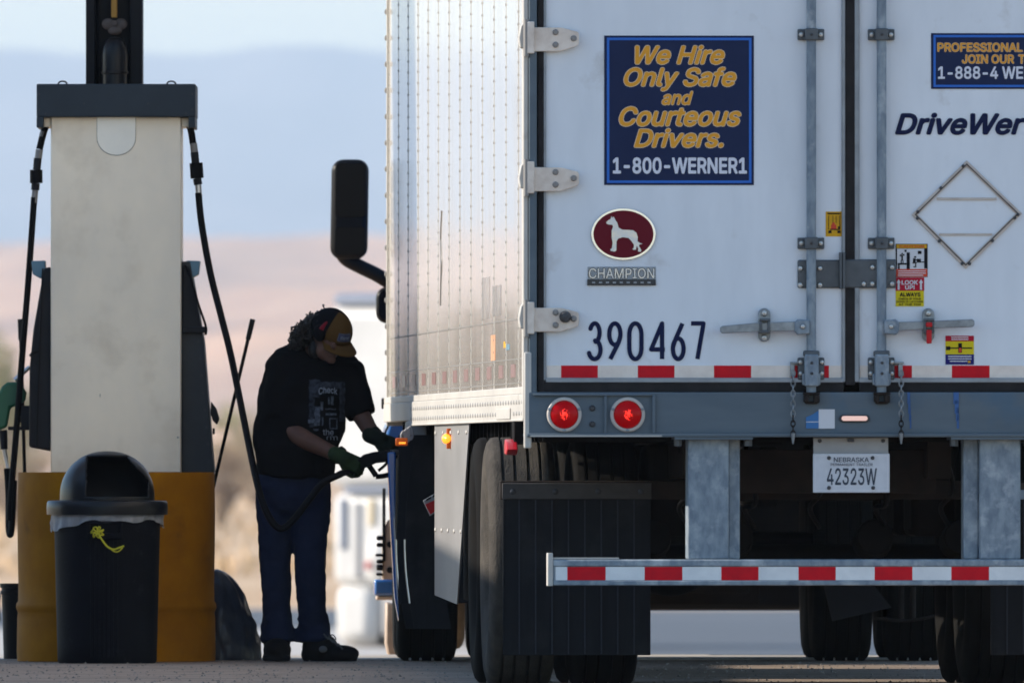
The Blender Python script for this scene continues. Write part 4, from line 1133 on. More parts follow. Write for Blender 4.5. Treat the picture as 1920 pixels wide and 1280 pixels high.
# side housings
m = MB(); m.prism([(340, 490), (356, 490), (382, 640), (392, 770), (401, 886), (340, 886)], .05, .55, pmap); hr_ = m.build('housing', 'pump_gray', pmp, .006)
m = MB(); m.prism([(343, 497), (355, 500), (378, 612), (341, 618)], .035, .05, pmap); pbx(m, 341, 612, 386, 624, .02, .06); m.build('nozzle_cradle', 'pump_dark', hr_, .004)
m = MB()
for t in range(8): py = 640 + t * 32; px = 372 + (py - 640) * .092; p = pp(px, py, .05); m.cyl(p, (p[0], p[1] - .005, p[2]), .006, n=8)
m.build('rivet', 'bolt_dark', hr_)
m = MB(); m.tube([pp(346, 497, .0), pp(357, 520, .0), pp(372, 570, .0), pp(386, 612, .0), pp(385, 628, .0)], .006, 6); m.build('loop_cable', 'hose_black', hr_)
m = MB(); m.prism([(395, 752), (405, 765), (411, 785), (406, 796), (398, 788), (394, 775)], .1, .2, pmap); pbx(m, 398, 802, 402, 814, .1, .16); m.build('lever', 'pump_dark', hr_, .004)
m = MB(); m.prism([(97, 500), (82, 502), (62, 620), (55, 690), (54, 838), (97, 846)], .03, .52, pmap); hl_ = m.build('housing', 'pump_dark', pmp, .012)
m = MB(); m.tube([pp(80, 503, .02), pp(74, 640, .02), pp(68, 838, .02)], .004, 6); m.tube([pp(56, 668, .02), pp(62, 660, .02), pp(72, 657, .02)], .007, 6); m.build('housing_seam', 'bin_hole', hl_)
for sx in (-1, 1):
    f = lambda a: a if sx < 0 else 433 - a
    m = MB(); m.prism([(f(58), 489), (f(84), 488), (f(84), 514), (f(75), 522), (f(61), 514)], .06, .3, pmap); m.build('display_hood', 'bracket_blue', pmp, .004)
# shelf and nozzle dock on the left
m = MB(); pbx(m, 14, 799, 55, 806, .1, .3); pbx(m, 38, 760, 56, 800, .1, .3); m.build('nozzle_dock', 'pump_dark', pmp, .004)
# hoses
def hose(pts, r, d, name='hose', material='hose_black', parent=pmp):
    q = []
    for i, (a, b) in enumerate(pts):
        e = d[i] if isinstance(d, list) else d
        q.append((WX(a, PY + e) - PX, e, WZ(b, PY + e)))
    return MB().tube(q, r, 12).build(name, material, parent)
def fittings(pts):
    for (x0, y0, x1, y1, w, mt) in pts:
        MB().cyl(pp(x0, y0, .1), pp(x1, y1, .1), w * PY / F, n=14).build('hose_fitting', mt, pmp)
hose([(86, 236), (80, 255), (74, 280)], .0165, .1)
fittings([(81, 246, 78, 256, 6.5, 'rivet_gray'), (73, 280, 71, 296, 7, 'rivet_gray'), (70, 296, 68, 318, 7.5, 'pump_dark'), (67, 318, 67, 343, 12, 'hose_black'), (66, 343, 65, 356, 8, 'pump_dark'), (65, 356, 63, 380, 6, 'rivet_gray')])
hose([(64, 370), (60, 430), (52, 540), (43, 650), (36, 740), (28, 840), (20, 930), (18, 975)], .0155, .1)
hose([(352, 226), (358, 245), (362, 270)], .0165, .1)
fittings([(353, 230, 356, 240, 6.5, 'rivet_gray'), (362, 268, 364, 285, 7, 'rivet_gray'), (364, 285, 366, 306, 7.5, 'pump_dark'), (367, 305, 369, 334, 12.5, 'hose_black'), (369, 334, 371, 346, 8, 'pump_dark'), (371, 346, 373, 370, 6, 'steel_bright')])
NZ = [(372, 362), (378, 420), (394, 510), (414, 590), (432, 662), (450, 750), (468, 840), (482, 905), (495, 948), (512, 980), (530, 990), (552, 972), (580, 936), (606, 905), (640, 888)]
dd = [.1, .08, .02, -.10, -.28, -.50, -.72, -.86, -.93, -.96, -.97, -.97, -.97, -.96, -.95]
hose(NZ, .0165, dd)
# left nozzle hanging in the dock
m = MB(); m.cyl(pp(26, 712, .2), pp(54, 687, .2), .012, .010); m.build('nozzle_spout', 'steel_bright', pmp)
m = MB(); m.prism([(2, 724), (12, 716), (36, 715), (48, 735), (46, 752), (30, 760), (18, 764), (12, 800), (-6, 808), (-8, 745)], .16, .23, pmap); m.build('nozzle_body', 'nozzle_green', pmp, .012)
m = MB(); m.cyl(pp(4, 806, .195), pp(6, 842, .195), .020, .017); m.tube([pp(34, 758, .195), pp(40, 780, .195), pp(28, 800, .195)], .006, 6); m.build('nozzle_swivel', 'pump_dark', pmp)
m = MB(); m.cyl(pp(6, 842, .195), pp(10, 862, .195), .011, n=12); m.cyl(pp(10, 862, .195), pp(14, 885, .19), .009, n=12); m.build('hose_fitting', 'steel_bright', pmp)
hose([(13, 878), (16, 930), (16, 985), (19, 1002), (22, 985), (26, 900)], .0155, [.19, .17, .13, .1, .1, .1])

# ================================================================ DRUM, BIN, BAG, BUCKET, SQUEEGEES
DY = 103.42
dr_ = empty('guard_drum', (WX(218, DY), DY, 0))
tag(dr_, 'wide mustard yellow steel drum guarding the pump, with a rolled bead', 'drum')
RD = 184 * DY / F; HD = WZ(885, DY); zb = WZ(1138, DY)
prof = [(.001, HD - .03), (RD - .03, HD - .03), (RD - .012, HD), (RD - .002, HD), (RD, HD - .006)]
prof += [(RD + .003 * math.sin(k * .5), HD - .006 - (HD - .006 - zb - .03) * k / 8) for k in range(1, 8)]
prof += [(RD, zb + .03), (RD + .008, zb + .018), (RD + .010, zb), (RD + .004, zb - .016), (RD + .001, zb - .022), (RD + .004, zb - .05), (RD + .006, .05), (RD + .004, 0.002), (RD - .02, 0.002)]
MB().lathe(prof, 64).build('drum_shell', 'drum_yellow', dr_, angle=40)

BY = 102.55
sb = F / BY
tc = empty('trash_can', (WX(201, BY), BY, 0))
tag(tc, 'black domed trash can with white liner in front of the yellow drum', 'trash can')
def bz(py): return WZ(py, BY) - WZ(1240, BY) 
H = bz(945)
rt, rbm = 100 / sb, 93 / sb
body = MB(); n = 96
prof = [(0.001, 0.0), (rbm - .008, 0.0), (rbm, .012)] + [(rbm + (rt - rbm) * k / 10, .012 + (H - .03) * k / 10) for k in range(1, 11)]
body.lathe(prof, n)
cb = body.build('can_body', 'bin_black', tc, angle=40)
m = MB()
for k in range(7):
    x = (-28 + k * 8) / sb
    y0 = -math.sqrt(rbm ** 2 - x * x); y1 = -math.sqrt((rt - .004) ** 2 - x * x)
    pz0, pz1 = .03, bz(1010)
    t = (pz1) / H; y1 = y0 + (y1 - y0) * t
    w = 2.0 / sb
    m.add([(x - w, y0 + .004, pz0), (x + w, y0 + .004, pz0), (x + w, y1 + .004, pz1), (x - w, y1 + .004, pz1), (x - w * .6, y0 - .006, pz0), (x + w * .6, y0 - .006, pz0), (x + w * .6, y1 - .006, pz1), (x - w * .6, y1 - .006, pz1)], [(0, 4, 7, 3), (1, 2, 6, 5), (4, 5, 6, 7), (3, 7, 6, 2), (0, 1, 5, 4)])
m.build('moulded_rib', 'bin_black', tc, .001)
m = MB(); yq = -rt * .985
m.box(-36 / sb, 30 / sb, yq - .016, yq + .03, bz(1008), bz(996)); m.box(-36 / sb, -30 / sb, yq - .016, yq + .03, bz(996), bz(974)); m.box(24 / sb, 30 / sb, yq - .016, yq + .03, bz(996), bz(974)); m.box(-36 / sb, 30 / sb, yq - .018, yq + .03, bz(980), bz(974))
m.build('handle', 'bin_black', tc, .004)
# liner folded over the rim
lv = []; lf = []; nl = 120
for j in range(4):
    for i in range(nl):
        t = 2 * math.pi * i / nl
        drop = 26 + 10 * (math.sin(t * 2 + .8) * .5 + math.sin(t * 5 + 1.1) * .3 + math.sin(t * 11) * .2) + (14 * max(0, -math.cos(t)) ** 6)
        rr = rt + .012 + .006 * math.sin(t * 23 + j) * (j / 3) + .004 * math.sin(t * 9 + 2 * j)
        lv.append((rr * math.cos(t), rr * math.sin(t), bz(952 + drop * j / 3)))
for j in range(3):
    for i in range(nl): lf.append((j * nl + i, j * nl + (i + 1) % nl, (j + 1) * nl + (i + 1) % nl, (j + 1) * nl + i))
MB().add(lv, lf).build('bag_liner', 'liner', tc, angle=80)
# dome lid with opening
rim_r = 113 / sb; dome_r = 89 / sb; dz = bz(938); dh = bz(843) - dz
lid = MB(); lid.lathe([(rim_r - .012, bz(962)), (rim_r, bz(962)), (rim_r + .002, bz(950)), (rim_r, bz(939)), (rim_r - .006, bz(936)), (dome_r + .004, bz(935))], 72)
nt_, na = 36, 180
vs = []; fs = []
for j in range(nt_ + 1):
    ph = j / nt_
    if ph < .15: r_, z_ = dome_r * (1 - .015 * ph), dz + dh * .14 * ph / .15
    else:
        a = (ph - .15) / .85 * math.pi / 2; r_ = dome_r * .995 * math.cos(a) ** .92; z_ = dz + dh * (.14 + .86 * math.sin(a))
    for i in range(na):
        t = 2 * math.pi * i / na; vs.append((max(r_, .001) * math.cos(t), max(r_, .001) * math.sin(t), z_))
def in_hole(c_):
    x, z_ = c_[0] * sb, (c_[2] - dz) * sb
    return c_[1] < -.03 and -38 < x < 78 and z_ > 9 and z_ < 86 and not (x > 40 and z_ > 82 - (x - 40) * 1.1)
for j in range(nt_):
    for i in range(na):
        q = (j * na + i, j * na + (i + 1) % na, (j + 1) * na + (i + 1) % na, (j + 1) * na + i)
        cc = [sum(vs[k][a] for k in q) / 4 for a in range(3)]
        if not in_hole(cc): fs.append(q)
lid.add(vs, fs)
lo = lid.build('dome_lid', 'bin_lid', tc, angle=50)
so_ = lo.modifiers.new('solid', 'SOLIDIFY'); so_.thickness = .006; so_.offset = -1
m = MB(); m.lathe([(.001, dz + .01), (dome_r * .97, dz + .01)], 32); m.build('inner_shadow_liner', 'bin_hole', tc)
# yellow tie
m = MB(); c0 = Vector((-16 / sb, yq - .03, bz(995)))
for k in range(7):
    a = k * .9; m.tube([c0, c0 + Vector((.02 * math.cos(a), -.008, .02 * math.sin(a) + .004)), c0 + Vector((.03 * math.cos(a + .5), .004, .026 * math.sin(a + .5))), c0 + Vector((.008 * math.cos(a + 1), -.006, .004))], .0035, 6)
m.tube([c0, c0 + Vector((.018, -.01, -.03)), c0 + Vector((.045, -.008, -.065)), c0 + Vector((.075, -.004, -.078)), c0 + Vector((.10, -.004, -.070)), c0 + Vector((.122, -.002, -.062))], .0045, 6)
m.tube([c0 + Vector((.05, -.008, -.066)), c0 + Vector((.075, -.01, -.086)), c0 + Vector((.095, -.006, -.088)), c0 + Vector((.116, -.004, -.07))], .0035, 6)
m.build('knotted_tie', 'tie_yellow', tc)

# trash bag
GY = 104.1
bg = MB(); n1, n2 = 56, 30; vs = []; fs = []
gw, gh = 74 * GY / F, 170 * GY / F
for j in range(n2 + 1):
    t = j / n2
    for i in range(n1):
        a = 2 * math.pi * i / n1
        prof_r = max(.03, (1 - t ** 2.4) ** .55) * (.93 + .07 * min(1, t * 8)) * (1 - .16 * t)
        wr = 1 + .09 * noise.noise((math.cos(a) * 1.8, math.sin(a) * 1.8, t * 3.0)) + .10 * noise.noise((math.cos(a) * 5, math.sin(a) * 5, t * 6.0)) + .06 * noise.noise((math.cos(a) * 15, math.sin(a) * 15, t * 5.0))
        vs.append((gw * prof_r * wr * math.cos(a) - .03 * t, gw * .8 * prof_r * wr * math.sin(a), gh * t))
for j in range(n2):
    for i in range(n1): fs.append((j * n1 + i, j * n1 + (i + 1) % n1, (j + 1) * n1 + (i + 1) % n1, (j + 1) * n1 + i))
fs.append(tuple(range(n2 * n1, n2 * n1 + n1))); fs.append(tuple(range(n1)))
bag = bg.add(vs, fs).build('trash_bag', 'bag_black', None, angle=70)
bag.location = (WX(418, GY), GY, .001)
tag(bag, 'full black plastic trash bag on the ground beside the yellow drum', 'trash bag')

# bucket
KY = 104.25
bk = empty('bucket', (WX(34, KY), KY, 0)); tag(bk, 'black plastic bucket half hidden behind the left of the drum', 'bucket')
sk_ = F / KY; hb = WZ(1093, KY)
MB().lathe([(.001, 0), (27 / sk_, 0), (31 / sk_, hb * .86), (33 / sk_, hb * .87), (33 / sk_, hb * .90), (31 / sk_, hb * .91), (31 / sk_, hb * .94), (34 / sk_, hb * .95), (34 / sk_, hb), (30 / sk_, hb), (26 / sk_, .03), (.001, .03)], 36).build('pail', 'bucket_black', bk)
MB().tube([(-.080, -.02, hb * .9), (-.086, -.05, hb * .72), (-.080, -.06, hb * .5)], .003, 6).build('bail', 'rivet_gray', bk)

def squeegee(px0, py0, px1, py1, Y, label):
    e = empty('squeegee', (WX(px1, Y), Y, 0)); tag(e, label, 'squeegee', 'windscreen squeegees at the pump')
    a = Vector((0, 0, WZ(py1, Y))); b = Vector((WX(px0, Y) - WX(px1, Y), 0, WZ(py0, Y)))
    MB().cyl(a, b, .0085, n=10).build('pole', 'hose_black', e)
    d = (a - b).normalized(); MB().cyl(b, b + d * .10, .0135, .0125, 12).build('grip', 'bin_lid', e, .003)
    MB().box(-.02, .02, -.0, .20, a.z - .05, a.z + .005).build('blade', 'hose_black', e, .004)
squeegee(474, 598, 384, 980, 104.75, 'black squeegee leaning beside the right of the pump')
squeegee(38, 598, 49, 980, 104.75, 'black squeegee standing behind the left fuel hose')
# ================================================================ PERSON
MY = 103.3
MS = F / MY
MX = WX(560, MY)
def hp(px, py, d=0.0): return Vector((WX(px, MY) - MX, d, WZ(py, MY)))
def sculpt(mb, name, voxel, smooth, material, parent=None, disp=0.0, dsize=.1, loc=None):
    me = mb.mesh(name, 0); o = bpy.data.objects.new(name, me); C.objects.link(o)
    r = o.modifiers.new('r', 'REMESH'); r.mode = 'VOXEL'; r.voxel_size = voxel
    if smooth: s_ = o.modifiers.new('s', 'SMOOTH'); s_.factor = .5; s_.iterations = smooth
    if disp:
        tx = bpy.data.textures.new(name + '_folds', 'CLOUDS'); tx.noise_scale = dsize; tx.noise_depth = 2
        d = o.modifiers.new('d', 'DISPLACE'); d.texture = tx; d.strength = disp; d.mid_level = .5; d.texture_coords = 'LOCAL'
        s2 = o.modifiers.new('s2', 'SMOOTH'); s2.factor = .5; s2.iterations = 2
    dg = bpy.context.evaluated_depsgraph_get(); dg.update()
    nm = bpy.data.meshes.new_from_object(o.evaluated_get(dg))
    bpy.data.objects.remove(o); nm.name = name
    nm.materials.clear(); nm.materials.append(MATS[material]); nm.shade_smooth()
    o = bpy.data.objects.new(name, nm); C.objects.link(o)
    if parent: o.parent = parent
    if loc: o.location = loc
    return o
P_ = 1 / MS
# --- skin: one continuous body
b = MB()
HC = hp(619, 629, -.10)
tilt = Matrix.Rotation(R(28), 3, 'X') @ Matrix.Rotation(R(12), 3, 'Y')
b.ell(HC, (.078, .094, .108), 20, 14, tilt)
b.ell(HC + Vector((-.012, -.050, -.070)), (.055, .055, .052), 14, 10)                 # jaw
b.ell(HC + Vector((.020, -.112, -.050)), (.014, .020, .020), 10, 8)                    # nose
b.ell(HC + Vector((.012, -.098, -.082)), (.024, .012, .006), 10, 6)                    # upper lip
b.ell(HC + Vector((.010, -.095, -.094)), (.022, .012, .007), 10, 6)                    # lower lip
b.ell(HC + Vector((.006, -.085, -.115)), (.026, .024, .020), 10, 6)                    # chin
for s_ in (-1, 1):
    b.ell(HC + Vector((.016 + s_ * .030, -.094, -.028)), (.016, .010, .008), 8, 6)     # brow
    b.ell(HC + Vector((s_ * .082, .010, -.030)), (.010, .020, .030), 10, 8)            # ear
b.cap(hp(600, 650, -.05), hp(580, 690, 0), .060, .068)
b.ell(hp(575, 735, 0), (.18, .13, .17), 18, 12); b.ell(hp(560, 830, 0), (.165, .13, .16), 18, 12); b.ell(hp(552, 900, 0), (.15, .12, .13), 18, 12)
b.cap(hp(533, 690, -.03), hp(524, 790, -.10), .058, .050)
b.cap(hp(524, 792, -.10), hp(572, 824, -.19), .050, .046); b.cap(hp(572, 824, -.19), hp(640, 856, -.27), .046, .031)
b.cap(hp(648, 695, .0), hp(676, 775, -.06), .056, .046)
b.cap(hp(676, 775, -.06), hp(690, 800, -.10), .046, .040); b.cap(hp(690, 800, -.10), hp(712, 828, -.14), .040, .030)
for hx, kx, ax in ((520, 519, 517), (584, 590, 590)):
    b.cap(hp(hx, 930, 0), hp(kx, 1060, -.01), .075, .055); b.cap(hp(kx, 1060, -.01), hp(ax, 1205, .01), .052, .04)
per = sculpt(b, 'person', .009, 5, 'skin')
per.location = (MX, MY, 0)
tag(per, 'person in black t-shirt, jeans and tan cap bending to fill the truck tank', 'person')
# --- t-shirt
s = MB()
s.ell(hp(577, 728, -.005), (89 * P_, .165, 72 * P_), 26, 16)
s.ell(hp(556, 820, -.01), (83 * P_, .175, 74 * P_), 26, 16)
s.ell(hp(562, 800, -.02), (86 * P_, .170, 70 * P_), 26, 16)
s.cap(hp(538, 686, .0), hp(636, 690, .0), 36 * P_, 36 * P_)
s.cap(hp(560, 672, .01), hp(606, 684, -.01), 34 * P_, 30 * P_)
s.ell(hp(528, 765, .0), (47 * P_, .15, 80 * P_), 20, 14)
s.cyl(hp(532, 690, -.03), hp(523, 789, -.10), 35 * P_, 35 * P_, 20)
s.ell(hp(532, 690, -.03), (.090, .085, .085), 16, 10)
s.cyl(hp(645, 692, .0), hp(680, 779, -.06), 38 * P_, 27 * P_, 20)
s.ell(hp(645, 695, .0), (.085, .085, .09), 16, 10)
s.cyl(hp(556, 830, -.01), hp(554, 893, -.005), 79 * P_, 72 * P_, 26)
shirt = sculpt(s, 't_shirt', .010, 6, 'shirt_black', per, .024, .09)
# --- jeans
j = MB()
j.ell(hp(550, 912, 0), (71 * P_, .155, 72 * P_), 22, 14)
for hx, kx, ax, r0, r1, r2, dk in ((517, 516, 520, 40, 29, 26, -.02), (584, 581, 588, 39, 29, 26, -.06)):
    j.cap(hp(hx, 925, 0), hp(kx, 1060, dk), r0 * P_, r1 * P_); j.cyl(hp(kx, 1060, dk), hp(ax, 1196, .01), r1 * P_, r2 * P_, 18)
    j.cyl(hp(ax, 1150, .01), hp(ax + 2, 1203, .0), 28 * P_, 33 * P_, 18)
for ax_, ay_, rr_, dy_ in ((519, 1170, 29, 0), (520, 1184, 31, .01), (588, 1168, 29, 0), (589, 1184, 31, .0)):
    for q_ in range(7):
        t_ = random.uniform(0, 6.28); c_ = hp(ax_ + rr_ * .78 * math.cos(t_), ay_ + random.uniform(-5, 5), dy_ + rr_ * P_ * .78 * math.sin(t_))
        j.cap(c_, c_ + Vector((-math.sin(t_) * .045, math.cos(t_) * .045, random.uniform(-.02, .03))), .013, .009, 8)
jeans = sculpt(j, 'jeans', .008, 3, 'jeans', per, .018, .06)
# --- shoes
k = MB(); k.ell(hp(520, 1217, -.07), (.066, .145, .055), 18, 12); k.ell(hp(519, 1200, .01), (.066, .07, .075), 16, 10); k.box(-.167, -.037, -.20, .07, .004, .03)
sh = sculpt(k, 'shoe', .007, 4, 'shoe_black', per)
k = MB(); k.ell(hp(600, 1212, -.01), (.085, .062, .068), 18, 12); k.ell(hp(640, 1224, -.03), (.085, .055, .040), 18, 12); k.cap(hp(582, 1226, .0), hp(656, 1229, -.04), .045, .040); k.cap(hp(590, 1190, .0), hp(602, 1215, -.01), .06, .055)
kk = MB()
sh2 = sculpt(k, 'shoe', .007, 3, 'shoe_black', per)
zs = [v.co.z for v in sh2.data.vertices]
for o_ in (sh, sh2):
    for v_ in o_.data.vertices: v_.co.z = max(v_.co.z, .002)
m = MB()
for i in range(4):
    a = hp(612 + i * 9, 1193 + i * 6, -.075 - .004 * i); m.tube([a + Vector((-.012, .01, .014)), a, a + Vector((.010, .0, -.012))], .004, 6)
m.tube([hp(617, 1192, -.05), hp(624, 1189, -.055), hp(630, 1197, -.06), hp(622, 1200, -.06)], .003, 6)
m.build('shoe_lace', 'shoe_gray', sh2)
m = MB(); m.ell(hp(606, 1216, -.072), (.02, .006, .016), 10, 6); m.build('shoe_patch', 'shoe_gray', sh2)
# --- cap
CC = HC + Vector((.004, -.004, .022))
rot = Matrix.Rotation(R(38), 3, 'Z')      # cap front turned towards the tank
tl = rot @ Matrix.Rotation(R(36), 3, 'X')
def capp(a, ph, k=1.0): 
    v_ = Vector((.094 * math.sin(ph) * math.sin(a), -.110 * math.sin(ph) * math.cos(a), .104 * math.cos(ph))) * k
    return CC + tl @ v_
def cap_part(a0, a1, name, material, k=1.0, na=16, np_=10, pmax=1.62):
    vs = [capp(a0 + (a1 - a0) * i / na, .02 + (pmax - .02) * jj / np_, k) for jj in range(np_ + 1) for i in range(na + 1)]
    fs = [(jj * (na + 1) + i, jj * (na + 1) + i + 1, (jj + 1) * (na + 1) + i + 1, (jj + 1) * (na + 1) + i) for jj in range(np_) for i in range(na)]
    o_ = MB().add(vs, fs).build(name, material, per, angle=60); q_ = o_.modifiers.new('s', 'SOLIDIFY'); q_.thickness = .004; q_.offset = 0
    return o_
cap_f = cap_part(-1.0, 1.0, 'cap_front', 'cap_tan', 1.012)
cap_part(1.0, 2 * math.pi - 1.0, 'cap_back', 'cap_black', 1.0, 28)
vs = []; fs = []; na, nr = 18, 6
for jj in range(nr + 1):
    for i in range(na + 1):
        a = -1.05 + 2.1 * i / na; rr = jj / nr
        base = Vector((.094 * math.sin(a), -.112 * math.cos(a), -.004))
        ln = .072 * math.cos(a * .80)
        p = base + Vector((.25 * math.sin(a) * ln * rr, -ln * rr, -.010 * rr - .020 * (math.sin(a) ** 2) * (.5 + .5 * rr)))
        vs.append(CC + tl @ p)
for jj in range(nr):
    for i in range(na): fs.append((jj * (na + 1) + i, jj * (na + 1) + i + 1, (jj + 1) * (na + 1) + i + 1, (jj + 1) * (na + 1) + i))
br = MB().add(vs, fs).build('cap_brim', 'cap_tan', per, angle=60); q_ = br.modifiers.new('s', 'SOLIDIFY'); q_.thickness = .005
def patch(w, p0, p1, k, name, material):
    vs = [capp(-w + 2 * w * i / 8, p0 + (p1 - p0) * jj / 4, k) for jj in range(5) for i in range(9)]
    fs = [(jj * 9 + i, jj * 9 + i + 1, (jj + 1) * 9 + i + 1, (jj + 1) * 9 + i) for jj in range(4) for i in range(8)]
    return MB().add(vs, fs).build(name, material, per, angle=60)
patch(.40, 1.06, 1.42, 1.042, 'cap_patch_edge', 'print_gray'); patch(.36, 1.10, 1.38, 1.048, 'cap_patch', 'cap_patch')
m = MB(); tv, tf = text_geo('Werner', .02, .1); x0 = min(v[0] for v in tv); x1 = max(v[0] for v in tv); y0 = min(v[1] for v in tv); y1 = max(v[1] for v in tv)
m.add([capp(-.27 + .54 * (v[0] - x0) / (x1 - x0), 1.33 - .17 * (v[1] - y0) / (y1 - y0), 1.056) for v in tv], tf); m.build('cap_lettering', 'print_pale', per, angle=0)
# headset cup with red flash
m = MB(); hc_ = capp(-1.25, 1.45, 1.06); m.ell(hc_, (.030, .034, .040), 14, 10); m.build('headset', 'cap_black', per)
m = MB(); r0_ = hp(603, 618, hc_.y - .040); r1_ = hp(614, 604, hc_.y - .036); m.tube([r0_, (r0_ + r1_) / 2 + Vector((0, -.004, .003)), r1_], [.012, .004], 8); m.build('headset_flash', 'headset_red', per)
# --- curly hair
m = MB()
for i in range(340):
    u_ = random.random(); a = random.uniform(0, 6.28)
    cx_ = 604 - 52 * u_ ** .8 + random.uniform(-5, 5); cy_ = 600 + 40 * u_ + random.uniform(-14, 22) * (1 - .4 * u_)
    c_ = hp(cx_, cy_, random.uniform(-.13, .06)); r_ = random.uniform(.009, .020)
    ax = Vector((random.uniform(-1, 1), random.uniform(-1, 1), random.uniform(-1, 1))).normalized(); e1 = ax.orthogonal().normalized(); e2 = ax.cross(e1)
    m.tube([c_ + e1 * (r_ * math.cos(a + t * .7)) + e2 * (r_ * math.sin(a + t * .7)) + ax * (t * .0045) for t in range(11)], .0034, 5, False)
hr2 = m.build('hair', 'hair_dark', per, kind='stuff')
m = MB(); m.ell(hp(588, 622, -.03), (.070, .088, .080), 16, 12); m.ell(hp(574, 634, -.02), (.050, .07, .05), 14, 10); m.ell(hp(590, 655, -.10), (.030, .04, .045), 12, 8); m.build('hair_mass', 'hair_dark', hr2)
# --- hands in gloves
def glove(wr, fd, pn, curl, material, spread=.019, ln=1.0):
    """wr wrist, fd finger direction, pn palm-facing normal (fingers curl towards it)"""
    fd = fd.normalized(); pn = (pn - fd * pn.dot(fd)).normalized(); sd = fd.cross(pn)
    g = MB()
    g.cap(wr - fd * .035, wr + fd * .02, .036, .038)
    for k_ in range(4):
        o_ = (k_ - 1.5) * spread
        kn = wr + fd * (.088 - .004 * abs(k_ - 1.3)) + sd * o_
        g.cap(wr + fd * .012 + sd * o_ * .7, kn, .019, .0145)
        d_ = fd.copy(); p_ = kn
        for q_, (L_, c_) in enumerate(((.040, curl), (.028, curl * 1.15), (.022, curl * .9))):
            d_ = (Matrix.Rotation(c_, 3, sd) @ d_) if True else d_
            L2 = L_ * (1.0, 1.08, 1.02, .82)[k_] * ln; nx_ = p_ + d_ * L2
            g.cap(p_, nx_, .0122 - .001 * q_, .0112 - .001 * q_, 10); p_ = nx_
    t0 = wr + fd * .022 - sd * .030 + pn * .008
    t1 = t0 - sd * .018 + fd * .034 + pn * .020; t2 = t1 + fd * .022 + pn * .024 + sd * .010; t3 = t2 + pn * .010 + sd * .020 + fd * .006
    g.cap(t0, t1, .017, .014, 10); g.cap(t1, t2, .0135, .012, 10); g.cap(t2, t3, .0115, .010, 10)
    return sculpt(g, 'glove', .0045, 2, material, per)
g1 = glove(hp(642, 857, -.285), Vector((.85, -.10, -.42)), Vector((-.25, 1.0, -.45)), 1.0, 'glove_green')
g2 = glove(hp(706, 821, -.16), Vector((.9, -.05, -.36)), Vector((-.2, .8, -.7)), .8, 'glove_dark')
for g_, a0, a1 in ((g1, (632, 850, -.262), (641, 856, -.272)), (g2, (697, 812, -.118), (704, 819, -.132))):
    m = MB(); m.cyl(hp(*a0), hp(*a1), .043, .042, 18); m.build('glove_cuff', 'glove_dark', per, .004)
# --- shirt print, laid on the cloth
bv = BVHTree.FromObject(shirt, bpy.context.evaluated_depsgraph_get())
def on_shirt(px, py, off):
    p = hp(px, py, -1.0); h_ = bv.ray_cast(p, Vector((0, 1, 0)))
    return (h_[0] + h_[1] * off) if h_[0] else Vector((p.x, -.15, p.z))
def cloth_rect(mb, x0, y0, x1, y1, off=.0035, st=3.0, wav=0.0):
    nx_ = max(1, int((x1 - x0) / st)); ny_ = max(1, int((y1 - y0) / st))
    vs = [on_shirt(x0 + (x1 - x0) * i / nx_ + wav * math.sin(jj * .9), y0 + (y1 - y0) * jj / ny_ + wav * math.sin(i * 1.3), off) for jj in range(ny_ + 1) for i in range(nx_ + 1)]
    mb.add(vs, [(jj * (nx_ + 1) + i, jj * (nx_ + 1) + i + 1, (jj + 1) * (nx_ + 1) + i + 1, (jj + 1) * (nx_ + 1) + i) for jj in range(ny_) for i in range(nx_)])
def cloth_text(mb, t, x0, y0, x1, y1, off=.005, bold=.0, arch=0.0):
    text_fit(mb, t, (x0, y0, x1, y1), lambda a, b_: on_shirt(a, b_ + arch * ((a - (x0 + x1) / 2) / (x1 - x0) * 2) ** 2, off), bold)
m = MB()
cloth_rect(m, 580, 712, 600, 745, .003, 3, .8); cloth_rect(m, 600, 716, 646, 728, .003, 3, .7); cloth_rect(m, 636, 726, 647, 790, .003, 3, .7); cloth_rect(m, 580, 745, 590, 800, .003, 3, .7)
m.build('print_backdrop', 'print_dim', shirt, angle=60)
m = MB()
cloth_rect(m, 590, 762, 600, 798, .0042, 2.5, .5); cloth_rect(m, 601, 752, 606, 770, .0042, 2.5, .4); cloth_rect(m, 610, 775, 630, 779, .0042, 2.5); cloth_rect(m, 578, 786, 592, 793, .0042, 2.5, .5)
cloth_rect(m, 615, 744, 618, 757, .0042, 2); cloth_rect(m, 620, 742, 625, 758, .0042, 2, .5); cloth_rect(m, 609, 765, 629, 768, .0042, 2.5, .4)
cloth_rect(m, 617, 784, 632, 786, .0042, 2.5); cloth_rect(m, 617, 786, 619, 802, .0042, 2.5); cloth_rect(m, 630, 786, 632, 802, .0042, 2.5); cloth_rect(m, 617, 802, 632, 804, .0042, 2.5)
cloth_rect(m, 588, 803, 597, 807, .0042, 2.5, .4); cloth_rect(m, 603, 782, 606, 798, .0042, 2.5)
m.build('print_drawing', 'print_gray', shirt, angle=60)
for t_, bx_, bo_, ar_ in (('Check', (598, 725, 632, 737), .01, 3.0), ('the', (605, 804, 625, 815), .01, 0.0), ('rm', (612, 817, 632, 824), .0, 0.0)):
    m = MB(); cloth_text(m, t_, *bx_, .005, bo_, ar_); m.build('print_lettering', 'print_pale', shirt, angle=0, kind='stuff')

